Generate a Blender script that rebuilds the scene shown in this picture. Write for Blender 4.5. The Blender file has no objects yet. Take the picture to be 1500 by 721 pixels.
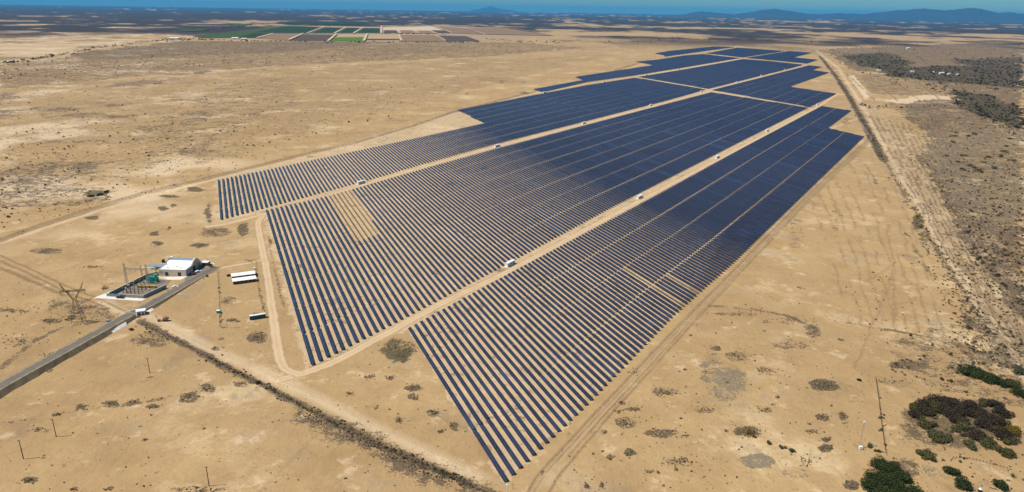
import bpy, math, random
import numpy as np
from mathutils import Matrix, Vector
random.seed(7)
RNG = np.random.default_rng(11)
C = bpy.context.scene
COL = C.collection
rad = math.radians

# ------------------------------------------------------------------ camera
F, CX, CY, H = 1013.0, 750.0, 360.5, 200.0
ROLL = math.atan(0.0155)
PITCH = math.atan((CY - 14.5) / F * math.cos(ROLL))
cd = bpy.data.cameras.new('camera')
cam = bpy.data.objects.new('camera', cd)
COL.objects.link(cam)
cd.sensor_width = 36.0
cd.lens = F / 1500.0 * 36.0
cd.clip_start = 1.0
cd.clip_end = 300000.0
r0 = Vector((1, 0, 0)); u0 = Vector((0, math.sin(PITCH), math.cos(PITCH))); f0 = Vector((0, math.cos(PITCH), -math.sin(PITCH)))
cr, sr = math.cos(ROLL), math.sin(ROLL)
R_ = r0 * cr + u0 * sr; U_ = u0 * cr - r0 * sr
m3 = Matrix((R_, U_, -f0)).transposed()
cam.matrix_world = Matrix.Translation((0, 0, H)) @ m3.to_4x4()
C.camera = cam

# ------------------------------------------------------------------ light
SUN_AZ, SUN_EL = -102.0, 57.0
w = bpy.data.worlds.new('World'); C.world = w; w.use_nodes = True
wn, wl = w.node_tree.nodes, w.node_tree.links
sky = wn.new('ShaderNodeTexSky'); sky.sky_type = 'NISHITA'; sky.sun_disc = False
sky.sun_elevation = rad(SUN_EL); sky.sun_rotation = rad(SUN_AZ % 360)
sky.altitude = 200; sky.air_density = 1.0; sky.dust_density = 0.3; sky.ozone_density = 4.0
bg = wn['Background']; bg.inputs['Strength'].default_value = 0.056
tint = wn.new('ShaderNodeMix'); tint.data_type = 'RGBA'; tint.blend_type = 'MULTIPLY'; tint.inputs[0].default_value = 1.0
tint.inputs[7].default_value = (0.62, 1.16, 1.38, 1)
wl.new(sky.outputs[0], tint.inputs[6]); wl.new(tint.outputs[2], bg.inputs['Color'])
sl = bpy.data.lights.new('sun', 'SUN'); sl.energy = 5.0; sl.angle = rad(0.5); sl.color = (1.0, 0.93, 0.82)
so = bpy.data.objects.new('sun', sl); COL.objects.link(so)
tosun = Vector((math.sin(rad(SUN_AZ)) * math.cos(rad(SUN_EL)), math.cos(rad(SUN_AZ)) * math.cos(rad(SUN_EL)), math.sin(rad(SUN_EL))))
so.rotation_euler = tosun.to_track_quat('Z', 'Y').to_euler()
so.location = (0, 0, 500)
C.view_settings.view_transform = 'Standard'
C.view_settings.look = 'None'
C.view_settings.exposure = 0.11
C.view_settings.gamma = 1.0
C.view_settings.use_curve_mapping = False
HAZE_DENSITY, HAZE_COLOR = 2.0e-5, (0.09, 0.52, 0.98)

# ------------------------------------------------------------------ helpers
def at(px, py, z=0.0):
    x, u = (px - CX) / F, -(py - CY) / F
    d = R_ * x + U_ * u + f0
    t = (z - H) / d.z
    return Vector((d.x * t, d.y * t, z))

def at2(px, py, z=0.0):
    p = at(px, py, z); return (p.x, p.y)

def tag(o, label=None, cat=None, group=None, kind=None):
    if label: o['label'] = label
    if cat: o['category'] = cat
    if group: o['group'] = group
    if kind: o['kind'] = kind
    return o

def thing(name, label, cat, loc=(0, 0, 0), rz=0.0, group=None):
    o = bpy.data.objects.new(name, None); COL.objects.link(o)
    o.location = loc; o.rotation_euler = (0, 0, rz)
    o.empty_display_size = 0.5
    return tag(o, label, cat, group)

class MB:
    def __init__(s): s.v = []; s.f = []; s.uv = None
    def quad(s, a, b, c, d):
        n = len(s.v); s.v += [tuple(a), tuple(b), tuple(c), tuple(d)]; s.f.append((n, n + 1, n + 2, n + 3)); return s
    def box(s, c, d, rz=0.0, m=None):
        n = len(s.v); hx, hy, hz = d[0] / 2, d[1] / 2, d[2] / 2
        M = Matrix.Rotation(rz, 3, 'Z') if m is None else m
        for z in (-hz, hz):
            for x, y in ((-hx, -hy), (hx, -hy), (hx, hy), (-hx, hy)):
                p = M @ Vector((x, y, z)); s.v.append((p.x + c[0], p.y + c[1], p.z + c[2]))
        s.f += [tuple(n + i for i in q) for q in ((0, 3, 2, 1), (4, 5, 6, 7), (0, 1, 5, 4), (1, 2, 6, 5), (2, 3, 7, 6), (3, 0, 4, 7))]
        return s
    def tube(s, p, q, r, r2=None, n=8, caps=True):
        p, q = Vector(p), Vector(q); r2 = r if r2 is None else r2
        d = (q - p).normalized(); a = d.orthogonal().normalized(); b = d.cross(a); k = len(s.v)
        for c, rr in ((p, r), (q, r2)):
            for i in range(n):
                t = 2 * math.pi * i / n; e = c + (a * math.cos(t) + b * math.sin(t)) * rr; s.v.append(tuple(e))
        for i in range(n):
            j = (i + 1) % n; s.f.append((k + i, k + j, k + n + j, k + n + i))
        if caps: s.f.append(tuple(k + i for i in reversed(range(n)))); s.f.append(tuple(k + n + i for i in range(n)))
        return s
    def bar(s, p, q, t): return s.tube(p, q, t * 0.7, n=4)
    def prism(s, pts, z0, z1):
        n = len(pts); k = len(s.v)
        A = sum(pts[i][0] * pts[(i + 1) % n][1] - pts[(i + 1) % n][0] * pts[i][1] for i in range(n))
        if A < 0: pts = pts[::-1]
        s.v += [(p[0], p[1], z0) for p in pts] + [(p[0], p[1], z1) for p in pts]
        s.f.append(tuple(k + n + i for i in range(n))); s.f.append(tuple(k + i for i in reversed(range(n))))
        for i in range(n):
            j = (i + 1) % n; s.f.append((k + i, k + j, k + n + j, k + n + i))
        return s
    def prism_y(s, pts, y0, y1):      # pts (x, z) swept along y
        n = len(pts); k = len(s.v)
        s.v += [(p[0], y0, p[1]) for p in pts] + [(p[0], y1, p[1]) for p in pts]
        s.f.append(tuple(k + i for i in range(n))); s.f.append(tuple(k + n + i for i in reversed(range(n))))
        for i in range(n):
            j = (i + 1) % n; s.f.append((k + j, k + i, k + n + i, k + n + j))
        return s
    def prism_x(s, pts, x0, x1):      # pts (y, z) swept along x
        n = len(pts); k = len(s.v)
        s.v += [(x0, p[0], p[1]) for p in pts] + [(x1, p[0], p[1]) for p in pts]
        s.f.append(tuple(k + i for i in reversed(range(n)))); s.f.append(tuple(k + n + i for i in range(n)))
        for i in range(n):
            j = (i + 1) % n; s.f.append((k + i, k + j, k + n + j, k + n + i))
        return s
    def mesh(s, name, mat, smooth=False):
        me = bpy.data.meshes.new(name); me.from_pydata(s.v, [], s.f)
        if mat: me.materials.append(mat)
        if smooth: me.polygons.foreach_set('use_smooth', [True] * len(me.polygons))
        me.update(); return me
    def build(s, name, mat, parent=None, smooth=False):
        o = bpy.data.objects.new(name, s.mesh(name, mat, smooth)); COL.objects.link(o)
        if parent: o.parent = parent
        return o

def np_mesh(name, V, Q, mat, uv=None, smooth=False):
    V = np.asarray(V, np.float32); Q = np.asarray(Q, np.int32); k = Q.shape[1]
    me = bpy.data.meshes.new(name)
    me.vertices.add(len(V)); me.vertices.foreach_set('co', V.ravel())
    me.loops.add(Q.size); me.loops.foreach_set('vertex_index', Q.ravel())
    me.polygons.add(len(Q)); me.polygons.foreach_set('loop_start', np.arange(0, Q.size, k, dtype=np.int32))
    if uv is not None:
        l = me.uv_layers.new(name='UVMap'); l.data.foreach_set('uv', np.asarray(uv, np.float32).ravel())
    me.update(calc_edges=True)
    me.polygons.foreach_set('use_smooth', np.full(len(Q), smooth, bool))
    if mat: me.materials.append(mat)
    return me

def link(name, me, parent=None):
    o = bpy.data.objects.new(name, me); COL.objects.link(o)
    if parent: o.parent = parent
    return o

def vnoise(x, y, seed=0):
    xi = np.floor(x).astype(np.int64); yi = np.floor(y).astype(np.int64); fx = x - xi; fy = y - yi
    fx = fx * fx * (3 - 2 * fx); fy = fy * fy * (3 - 2 * fy)
    def h(a, b):
        n = (a * 374761393 + b * 668265263 + seed * 974634221) & 0xFFFFFFFF
        n = ((n ^ (n >> 13)) * 1274126177) & 0xFFFFFFFF
        return ((n ^ (n >> 16)) & 0xFFFF) / 65535.0
    return (h(xi, yi) * (1 - fx) + h(xi + 1, yi) * fx) * (1 - fy) + (h(xi, yi + 1) * (1 - fx) + h(xi + 1, yi + 1) * fx) * fy
def fbm(x, y, o=4, seed=0):
    s = 0; a = 0.5; t = 0
    for i in range(o):
        s = s + a * vnoise(x, y, seed + i * 17); t += a; a *= 0.5; x = x * 2.03 + 5.2; y = y * 2.03 + 1.3
    return s / t

# ------------------------------------------------------------------ materials
class NT:
    def __init__(s, name):
        s.m = bpy.data.materials.new(name); s.m.use_nodes = True
        s.n, s.l = s.m.node_tree.nodes, s.m.node_tree.links
        s.b = s.n['Principled BSDF']
    def add(s, t, **kw):
        n = s.n.new(t)
        for k, v in kw.items(): setattr(n, k, v)
        return n
    def link(s, a, b): s.l.new(a, b)
    def val(s, x, sock):
        if isinstance(x, (int, float)): sock.default_value = x
        elif isinstance(x, tuple): sock.default_value = x if len(x) == 4 else (*x, 1)
        else: s.l.new(x, sock)
    def math(s, op, a, b=0.0, c=0.0, clamp=False):
        n = s.add('ShaderNodeMath', operation=op); n.use_clamp = clamp
        s.val(a, n.inputs[0]); s.val(b, n.inputs[1]); s.val(c, n.inputs[2]); return n.outputs[0]
    def mix(s, f, a, b, blend='MIX'):
        n = s.add('ShaderNodeMix', data_type='RGBA', blend_type=blend)
        s.val(f, n.inputs['Factor']); s.val(a, n.inputs['A']); s.val(b, n.inputs['B']) if False else None
        for nm, x in (('A', a), ('B', b)):
            sock = [q for q in n.inputs if q.name == nm and q.type == 'RGBA'][0]; s.val(x, sock)
        fs = [q for q in n.inputs if q.name == 'Factor' and q.type == 'VALUE'][0]; s.val(f, fs)
        return [q for q in n.outputs if q.type == 'RGBA'][0]
    def noise(s, scale, detail=4, rough=0.55, vec=None, norm=True, gain=2.4):
        n = s.add('ShaderNodeTexNoise'); n.inputs['Scale'].default_value = scale
        n.inputs['Detail'].default_value = detail; n.inputs['Roughness'].default_value = rough
        if vec is not None: s.l.new(vec, n.inputs['Vector'])
        if not norm: return n.outputs['Fac']
        return s.math('MULTIPLY_ADD', s.math('SUBTRACT', n.outputs['Fac'], 0.5), gain, 0.5, clamp=True)
    def sstep(s, x, lo, hi):
        n = s.add('ShaderNodeMapRange', interpolation_type='SMOOTHSTEP')
        s.val(x, n.inputs['Value']); s.val(lo, n.inputs['From Min']); s.val(hi, n.inputs['From Max']); return n.outputs[0]
    def pos(s): return s.add('ShaderNodeNewGeometry').outputs['Position']

def plain(name, col, rough=0.6, metal=0.0, var=0.18, scale=0.6, island=0.0):
    t = NT(name); g = t.add('ShaderNodeTexCoord').outputs['Object']
    n = t.noise(scale, 5, 0.6, g)
    dark = tuple(c * (1 - var) for c in col); lite = tuple(min(1, c * (1 + var)) for c in col)
    c = t.mix(n, dark, lite)
    if island:
        ri = t.add('ShaderNodeNewGeometry').outputs['Random Per Island']
        c = t.mix(t.math('MULTIPLY', ri, island), c, tuple(x * 0.35 for x in col))
    t.link(c, t.b.inputs['Base Color'])
    t.b.inputs['Roughness'].default_value = rough; t.b.inputs['Metallic'].default_value = metal
    return t.m

SAND_A, SAND_B, SAND_C = (0.535, 0.366, 0.176), (0.290, 0.180, 0.082), (0.72, 0.545, 0.315)

def ground_mat():
    t = NT('desert_ground'); P = t.pos()
    at1 = t.add('ShaderNodeAttribute', attribute_name='cover')
    sp = t.add('ShaderNodeSeparateColor'); t.link(at1.outputs['Color'], sp.inputs[0])
    at2_ = t.add('ShaderNodeAttribute', attribute_name='wear')
    sp2 = t.add('ShaderNodeSeparateColor'); t.link(at2_.outputs['Color'], sp2.inputs[0])
    scrub, green, light = sp.outputs[0], sp.outputs[1], sp.outputs[2]
    rut, grey, farm = sp2.outputs[0], sp2.outputs[1], sp2.outputs[2]
    big = t.noise(0.004, 5, 0.6, P); mid = t.noise(0.03, 6, 0.62, P); fine = t.noise(0.35, 5, 0.65, P); tiny = t.noise(1.6, 3, 0.7, P)
    c = t.mix(t.math('MULTIPLY_ADD', mid, 0.55, t.math('MULTIPLY', big, 0.45)), SAND_B, SAND_A)
    c = t.mix(t.sstep(t.noise(0.011, 7, 0.7, P), 0.55, 0.95), c, SAND_C)
    c = t.mix(t.math('MULTIPLY', fine, 0.30), c, (0.26, 0.175, 0.085))
    c = t.mix(t.math('MULTIPLY', t.sstep(tiny, 0.55, 0.95), 0.28), c, (0.22, 0.15, 0.08))
    c = t.mix(t.math('MULTIPLY', t.sstep(t.noise(0.0075, 6, 0.7, P), 0.5, 0.95), 0.42), c, (0.30, 0.205, 0.105))
    # sparse dark specks of dead growth
    sp_n = t.noise(0.22, 4, 0.75, P, gain=2.8)
    c = t.mix(t.math('MULTIPLY', t.sstep(sp_n, 0.84, 0.99), 0.55), c, (0.16, 0.115, 0.07))
    c = t.mix(t.math('MULTIPLY', t.sstep(t.noise(0.022, 7, 0.72, P, gain=2.8), 0.60, 0.95), 0.62), c, (0.215, 0.145, 0.085))
    c = t.mix(t.math('MULTIPLY', t.sstep(t.noise(0.05, 6, 0.72, P, gain=2.8), 0.68, 0.97), 0.42), c, (0.68, 0.53, 0.345))
    # pale worn ground, tracks
    c = t.mix(t.math('MULTIPLY', light, t.math('MULTIPLY_ADD', fine, 0.4, 0.6)), c, (0.66, 0.51, 0.335))
    c = t.mix(t.math('MULTIPLY', rut, t.math('MULTIPLY_ADD', fine, 0.45, 0.55), clamp=True), c, (0.165, 0.108, 0.06))
    # dead grass, scrub litter
    th = t.math('SUBTRACT', 1.0, scrub)
    raw = t.math('ADD', t.math('MULTIPLY', t.noise(0.03, 5, 0.7, P), 0.30), t.math('ADD', t.math('MULTIPLY', t.noise(0.14, 5, 0.7, P), 0.35), t.math('MULTIPLY', t.noise(0.75, 4, 0.7, P), 0.35)))
    pat = t.math('MULTIPLY_ADD', t.math('SUBTRACT', raw, 0.5), 1.9, 0.5, clamp=True)
    msk = t.sstep(pat, t.math('MULTIPLY_ADD', th, 0.86, -0.03), t.math('MULTIPLY_ADD', th, 0.86, 0.27))
    msk = t.math('MULTIPLY', msk, t.math('MULTIPLY', t.sstep(scrub, 0.02, 0.3), 0.88))
    dry = t.mix(t.noise(0.9, 4, 0.7, P, gain=3.0), (0.17, 0.12, 0.076), (0.055, 0.039, 0.026))
    dry = t.mix(grey, dry, t.mix(tiny, (0.23, 0.185, 0.125), (0.15, 0.12, 0.08)))
    dry = t.mix(t.math('MULTIPLY', green, 0.85), dry, t.mix(tiny, (0.06, 0.068, 0.025), (0.028, 0.036, 0.014)))
    c = t.mix(msk, c, dry)
    c = t.mix(farm, c, t.mix(mid, (0.060, 0.042, 0.033), (0.022, 0.018, 0.017)))
    t.link(c, t.b.inputs['Base Color'])
    t.b.inputs['Roughness'].default_value = 0.95
    t.b.inputs['Specular IOR Level'].default_value = 0.1
    bp = t.add('ShaderNodeBump'); bp.inputs['Strength'].default_value = 0.7; bp.inputs['Distance'].default_value = 1.0
    hgt = t.math('ADD', t.math('MULTIPLY', t.noise(0.06, 5, 0.6, P, norm=False), 2.2), t.math('MULTIPLY', t.noise(0.7, 3, 0.6, P, norm=False), 0.25))
    t.link(hgt, bp.inputs['Height']); t.link(bp.outputs[0], t.b.inputs['Normal'])
    return t.m

def road_mat(name='dirt_road', soft=1.0):
    t = NT(name); P = t.pos(); uv = t.add('ShaderNodeUVMap').outputs[0]
    sx = t.add('ShaderNodeSeparateXYZ'); t.link(uv, sx.inputs[0])
    wob = t.math('MULTIPLY_ADD', t.noise(0.05, 3, 0.5, P, norm=False), 0.2, -0.1)
    v = t.math('ADD', sx.outputs[1], wob)
    tr = t.math('ABSOLUTE', t.math('SUBTRACT', t.math('ABSOLUTE', t.math('SUBTRACT', v, 0.5)), 0.19))
    trk = t.sstep(tr, 0.09, 0.02)
    fine = t.noise(0.5, 5, 0.65, P); mid = t.noise(0.06, 4, 0.6, P)
    c = t.mix(mid, (0.49, 0.345, 0.195), (0.58, 0.43, 0.26))
    c = t.mix(t.math('MULTIPLY', fine, 0.22), c, (0.33, 0.225, 0.125))
    c = t.mix(t.math('MULTIPLY', trk, 0.45), c, (0.62, 0.475, 0.305))
    t.link(c, t.b.inputs['Base Color']); t.b.inputs['Roughness'].default_value = 0.95
    t.b.inputs['Specular IOR Level'].default_value = 0.1
    ed = t.math('SUBTRACT', 0.5, t.math('ABSOLUTE', t.math('SUBTRACT', v, 0.5)))
    t.link(t.sstep(t.math('ADD', ed, t.math('MULTIPLY', t.math('SUBTRACT', t.noise(0.25, 4, 0.6, P), 0.5), 0.14)), 0.02, 0.2) if soft == 1.0 else t.math('MULTIPLY', trk, t.math('MULTIPLY_ADD', fine, .4, .4)), t.b.inputs['Alpha'])
    return t.m

def panel_mat():
    t = NT('solar_cells'); uv = t.add('ShaderNodeUVMap').outputs[0]
    sx = t.add('ShaderNodeSeparateXYZ'); t.link(uv, sx.inputs[0])
    ri = t.add('ShaderNodeNewGeometry').outputs['Random Per Island']
    oi = t.add('ShaderNodeObjectInfo').outputs['Random']
    fu = t.math('ABSOLUTE', t.math('SUBTRACT', t.math('FRACT', sx.outputs[0]), 0.5))
    fv = t.math('ABSOLUTE', t.math('SUBTRACT', t.math('FRACT', t.math('MULTIPLY', sx.outputs[1], 2.0)), 0.5))
    line = t.math('MAXIMUM', t.math('GREATER_THAN', fu, 0.455), t.math('GREATER_THAN', fv, 0.465))
    mixr = t.math('FRACT', t.math('ADD', ri, oi))
    c = t.mix(mixr, (0.009, 0.010, 0.023), (0.017, 0.022, 0.050))
    c = t.mix(t.math('MULTIPLY', t.sstep(mixr, 0.94, 1.0), t.math('MULTIPLY_ADD', t.math('GREATER_THAN', oi, 0.0), 0.0, 0.6)), c, (0.02, 0.045, 0.115))
    c = t.mix(t.math('MULTIPLY', line, 0.7), c, (0.13, 0.15, 0.20))
    t.link(c, t.b.inputs['Base Color'])
    t.b.inputs['Roughness'].default_value = 0.28
    t.b.inputs['Specular IOR Level'].default_value = 0.5
    return t.m

def asphalt_mat():
    t = NT('asphalt'); P = t.pos(); uv = t.add('ShaderNodeUVMap').outputs[0]
    sx = t.add('ShaderNodeSeparateXYZ'); t.link(uv, sx.inputs[0])
    n = t.noise(0.3, 6, 0.65, P); b = t.noise(0.03, 4, 0.6, P)
    c = t.mix(n, (0.085, 0.074, 0.060), (0.15, 0.128, 0.10)); c = t.mix(t.math('MULTIPLY', b, 0.5), c, (0.22, 0.175, 0.12))
    hv = t.math('ABSOLUTE', t.math('SUBTRACT', sx.outputs[1], 0.5))
    c = t.mix(t.math('MULTIPLY', t.sstep(t.math('MULTIPLY_ADD', t.math('SUBTRACT', n, 0.5), 0.25, hv), 0.33, 0.5), 0.8), c, (0.36, 0.26, 0.145))
    e = t.math('ABSOLUTE', t.math('SUBTRACT', hv, 0.44))
    ln = t.math('MULTIPLY', t.math('LESS_THAN', e, 0.012), t.sstep(t.noise(0.4, 3, 0.6, P), 0.3, 0.5))
    c = t.mix(t.math('MULTIPLY', ln, 0.7), c, (0.5, 0.46, 0.38))
    t.link(c, t.b.inputs['Base Color']); t.b.inputs['Roughness'].default_value = 0.9
    return t.m

def leaf_mat(name, a, b):
    t = NT(name); ri = t.add('ShaderNodeNewGeometry').outputs['Random Per Island']; oi = t.add('ShaderNodeObjectInfo').outputs['Random']
    c = t.mix(ri, a, b); c = t.mix(t.math('MULTIPLY', oi, 0.35), c, tuple(x * 0.6 for x in a))
    t.link(c, t.b.inputs['Base Color']); t.b.inputs['Roughness'].default_value = 0.8; t.b.inputs['Specular IOR Level'].default_value = 0.15
    return t.m

M = dict(
    ground=ground_mat(), road=road_mat(), track=road_mat('dirt_track', .5), cells=panel_mat(), asphalt=asphalt_mat(),
    steel=plain('galvanised_steel', (0.34, 0.32, 0.29), 0.75, 0.0), dark_steel=plain('dark_steel', (0.05, 0.045, 0.04), 0.6, 0.2),
    rust=plain('rusty_steel', (0.06, 0.042, 0.025), 0.8), white=plain('white_paint', (0.80, 0.80, 0.78), 0.45, 0, 0.08, 0.4),
    roofwhite=plain('white_roofing', (0.78, 0.76, 0.72), 0.6, 0, 0.12, 0.25), vault=plain('sheet_metal', (0.62, 0.68, 0.78), 0.3, 0.75, 0.1, 0.3),
    cream=plain('cream_plaster', (0.62, 0.52, 0.40), 0.85, 0, 0.1, 0.3), pink=plain('dusty_pink_plaster', (0.60, 0.46, 0.37), 0.85, 0, 0.1, 0.3),
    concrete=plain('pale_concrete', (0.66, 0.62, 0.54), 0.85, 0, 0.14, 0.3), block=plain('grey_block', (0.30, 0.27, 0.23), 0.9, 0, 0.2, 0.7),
    green=plain('green_enamel', (0.015, 0.34, 0.22), 0.4, 0, 0.15, 0.6), yellow=plain('ochre_paint', (0.42, 0.27, 0.03), 0.6), black=plain('black_paint', (0.012, 0.012, 0.014), 0.4),
    darkgreen=plain('dark_green_paint', (0.02, 0.06, 0.05), 0.6), glass=plain('dark_glass', (0.02, 0.025, 0.03), 0.1), red=plain('red_paint', (0.16, 0.02, 0.025), 0.35),
    blue=plain('blue_paint', (0.03, 0.05, 0.30), 0.4), steelblue=plain('steel_blue_paint', (0.20, 0.27, 0.33), 0.5), rubber=plain('rubber', (0.02, 0.02, 0.02), 0.9),
    tan=plain('tan_paint', (0.36, 0.26, 0.14), 0.6), wood=plain('weathered_wood', (0.075, 0.05, 0.03), 0.9), bark=plain('bark', (0.10, 0.07, 0.045), 0.9),
    gravel=plain('dark_gravel', (0.20, 0.16, 0.12), 0.95, 0, 0.3, 1.5), berm=plain('earth_bank', (0.14, 0.10, 0.052), 0.95, 0, 0.35, 0.15),
    yard=plain('grey_tarmac', (0.16, 0.145, 0.13), 0.9, 0, 0.2, 0.5), porcelain=plain('brown_porcelain', (0.30, 0.24, 0.2), 0.35), clay=plain('brown_block', (0.22, 0.13, 0.085), 0.9),
    olive=leaf_mat('olive_leaves', (0.075, 0.076, 0.026), (0.13, 0.118, 0.045)), leaf=leaf_mat('green_leaves', (0.022, 0.037, 0.010), (0.062, 0.078, 0.022)),
    drybush=leaf_mat('dry_twigs', (0.21, 0.155, 0.095), (0.12, 0.09, 0.058)), dusk=leaf_mat('dark_twigs', (0.034, 0.026, 0.016), (0.080, 0.060, 0.036)),
    gold=leaf_mat('yellow_leaves', (0.20, 0.135, 0.02), (0.11, 0.085, 0.02)), sage=leaf_mat('sage_leaves', (0.10, 0.10, 0.055), (0.06, 0.065, 0.035)),
    mount=plain('far_rock', (0.026, 0.028, 0.036), 0.95, 0, 0.35, 0.002),
)

# ------------------------------------------------------------------ the ground: one polar sheet, finer towards the camera's side
N_AZ, N_R = 900, 900
az = np.concatenate([np.radians(np.linspace(-50, 50, N_AZ)), np.radians(np.linspace(50, 310, 60)[1:-1])])
ry = np.linspace(840, 3.2, N_R)
rr = np.concatenate([[90.0, 150.0], F * H / (ry * 0.985), [72000.0]])
A, Rr = np.meshgrid(az, rr)
GX, GY = np.sin(A) * Rr, np.cos(A) * Rr
nA, nR = len(az), len(rr)
gx, gy = GX.ravel(), GY.ravel()

def warp(amp_far=0.02):
    d = np.hypot(gx, gy)
    s = np.clip(d * 0.012, 3, 60)
    q = 1 / np.clip(d * 0.03, 8, 200)
    return (fbm(gx * 0.07, gy * 0.07, 4, 3) - .5) * s * 2.2, (fbm(gx * 0.07 + 91, gy * 0.07, 4, 5) - .5) * s * 2.2
WX, WY = warp()
WX = WX + (fbm(gx * 0.33, gy * 0.33, 3, 13) - .5) * 5.5; WY = WY + (fbm(gx * 0.33 + 37, gy * 0.33, 3, 15) - .5) * 5.5
wx, wy = gx + WX, gy + WY

cover = np.zeros((len(gx), 4), np.float32); cover[:, 3] = 1
wear = np.zeros((len(gx), 4), np.float32); wear[:, 3] = 1

def in_poly(X, Y, poly):
    r = np.zeros(X.shape, bool); n = len(poly)
    for i in range(n):
        x1, y1 = poly[i]; x2, y2 = poly[(i + 1) % n]
        if y1 == y2: continue
        c = ((Y < y1) != (Y < y2)) & (X < (x2 - x1) * (Y - y1) / (y2 - y1) + x1)
        r ^= c
    return r

def zone(arr, ch, pts, val, warped=True, mode='max'):
    poly = [at2(*p) for p in pts]
    X, Y = (wx, wy) if warped else (gx, gy)
    m = in_poly(X, Y, poly)
    if mode == 'set': arr[m, ch] = val
    else: arr[m, ch] = np.maximum(arr[m, ch], val)

def blob(px, py, rx, ry_, val, green=0.0, grey=0.0):
    c = at(px, py); ex = at(px + rx, py) - c
    near = at(px, py + ry_) - c; far_ = at(px, max(py - ry_, 24)) - c
    ey = (far_ - near) * 0.5
    d2 = ex.length * 1.7 + ey.length * 1.7
    idx = np.nonzero((abs(gx - c.x) < d2 + 20) & (abs(gy - c.y) < d2 + 20))[0]
    if not len(idx): return
    ddx, ddy = gx[idx] + WX[idx] * 0.55 - c.x, gy[idx] + WY[idx] * 0.55 - c.y
    det = ex.x * ey.y - ex.y * ey.x
    a = (ddx * ey.y - ddy * ey.x) / det; b = (ex.x * ddy - ex.y * ddx) / det
    q = np.sqrt(a * a + b * b); v = np.clip((1.25 - q) / 0.6, 0, 1); v = v * v * (3 - 2 * v)
    cover[idx, 0] = np.maximum(cover[idx, 0], v * val)
    if green: cover[idx, 1] = np.maximum(cover[idx, 1], v * green)
    if grey: wear[idx, 1] = np.maximum(wear[idx, 1], v * grey)

def stroke(arr, ch, pts, width, val, soft=0.5, wob=1.0, breaks=0.0, seed=0):
    P = [at2(*p) for p in pts]
    W2 = width * (1 + soft)
    for (x1, y1), (x2, y2) in zip(P[:-1], P[1:]):
        idx = np.nonzero((gx > min(x1, x2) - W2 - 8) & (gx < max(x1, x2) + W2 + 8) & (gy > min(y1, y2) - W2 - 8) & (gy < max(y1, y2) + W2 + 8))[0]
        if not len(idx): continue
        X = gx[idx] + WX[idx] * 0.16 * wob; Y = gy[idx] + WY[idx] * 0.16 * wob
        L2 = (x2 - x1) ** 2 + (y2 - y1) ** 2
        t_ = np.clip(((X - x1) * (x2 - x1) + (Y - y1) * (y2 - y1)) / L2, 0, 1)
        d = np.hypot(X - x1 - t_ * (x2 - x1), Y - y1 - t_ * (y2 - y1))
        # never thinner than the sheet can hold that far out
        wd = np.maximum(width / 2, np.hypot(gx[idx], gy[idx]) * 0.0014)
        v = np.clip((wd * (1 + soft) - d) / (wd * soft * 2 + 1e-6), 0, 1) * val
        if breaks: v *= np.clip((fbm(gx[idx] * 0.03, gy[idx] * 0.03, 3, 40 + seed) - breaks) * 6, 0, 1)
        arr[idx, ch] = np.maximum(arr[idx, ch], v)

dist = np.hypot(gx, gy)
# far desert scrub: dense beyond some kilometres, broken by pale flats
band = fbm(gx * 0.0009, gy * 0.0007, 5, 21); band2 = fbm(gx * 0.0028, gy * 0.0020, 6, 22)
mixb = (band - .5) * 2.6 + (band2 - .5) * 2.2
side = np.clip((-gx / dist - 0.02) * 4, -.3, 1)
fz = np.clip((dist - 3300) / 2500, 0, 1)
cover[:, 0] = np.maximum(cover[:, 0], fz * np.clip(0.55 + mixb, 0, 0.95))
far_t = np.clip((dist - 4300) / 9500, 0, 1)
thr = 0.16 - far_t * 0.70 - side * 0.22 * np.clip(far_t * 3, 0, 1)
wear[:, 2] = np.maximum(wear[:, 2], np.clip((mixb * .6 + (fbm(gx * .006, gy * .004, 5, 29) - .5) * 1.1 - thr) * 3.2, 0, 1) * np.clip(far_t * 5, 0, 1) * .96)
zone(cover, 0, [(0, 95), (110, 82), (280, 60), (760, 62), (860, 70), (700, 84), (500, 92), (300, 104), (140, 118), (0, 128)], 0.56)
zone(cover, 0, [(100, 78), (270, 60), (560, 62), (420, 76), (260, 82), (130, 90)], 0.72)
zone(cover, 0, [(470, 68), (600, 64), (700, 70), (640, 78), (520, 82)], 0.62)
zone(cover, 0, [(0, 128), (300, 108), (700, 86), (900, 80), (700, 130), (500, 180), (300, 240), (0, 300)], 0.36)
zone(cover, 0, [(330, 120), (420, 115), (440, 150), (300, 215), (200, 240), (260, 170)], 0.46)
zone(cover, 0, [(0, 262), (90, 262), (170, 280), (150, 298), (60, 304), (0, 306)], 0.55)
for z_ in ([(0, 60), (140, 56), (222, 57), (110, 78), (0, 92)], [(1215, 71), (1270, 70), (1290, 76), (1230, 79)], [(1475, 112), (1560, 114), (1560, 132), (1500, 126)]):
    zone(cover, 0, z_, 0.2, True, 'set'); zone(wear, 2, z_, 0.0, True, 'set'); zone(cover, 2, z_, 0.35)
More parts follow.
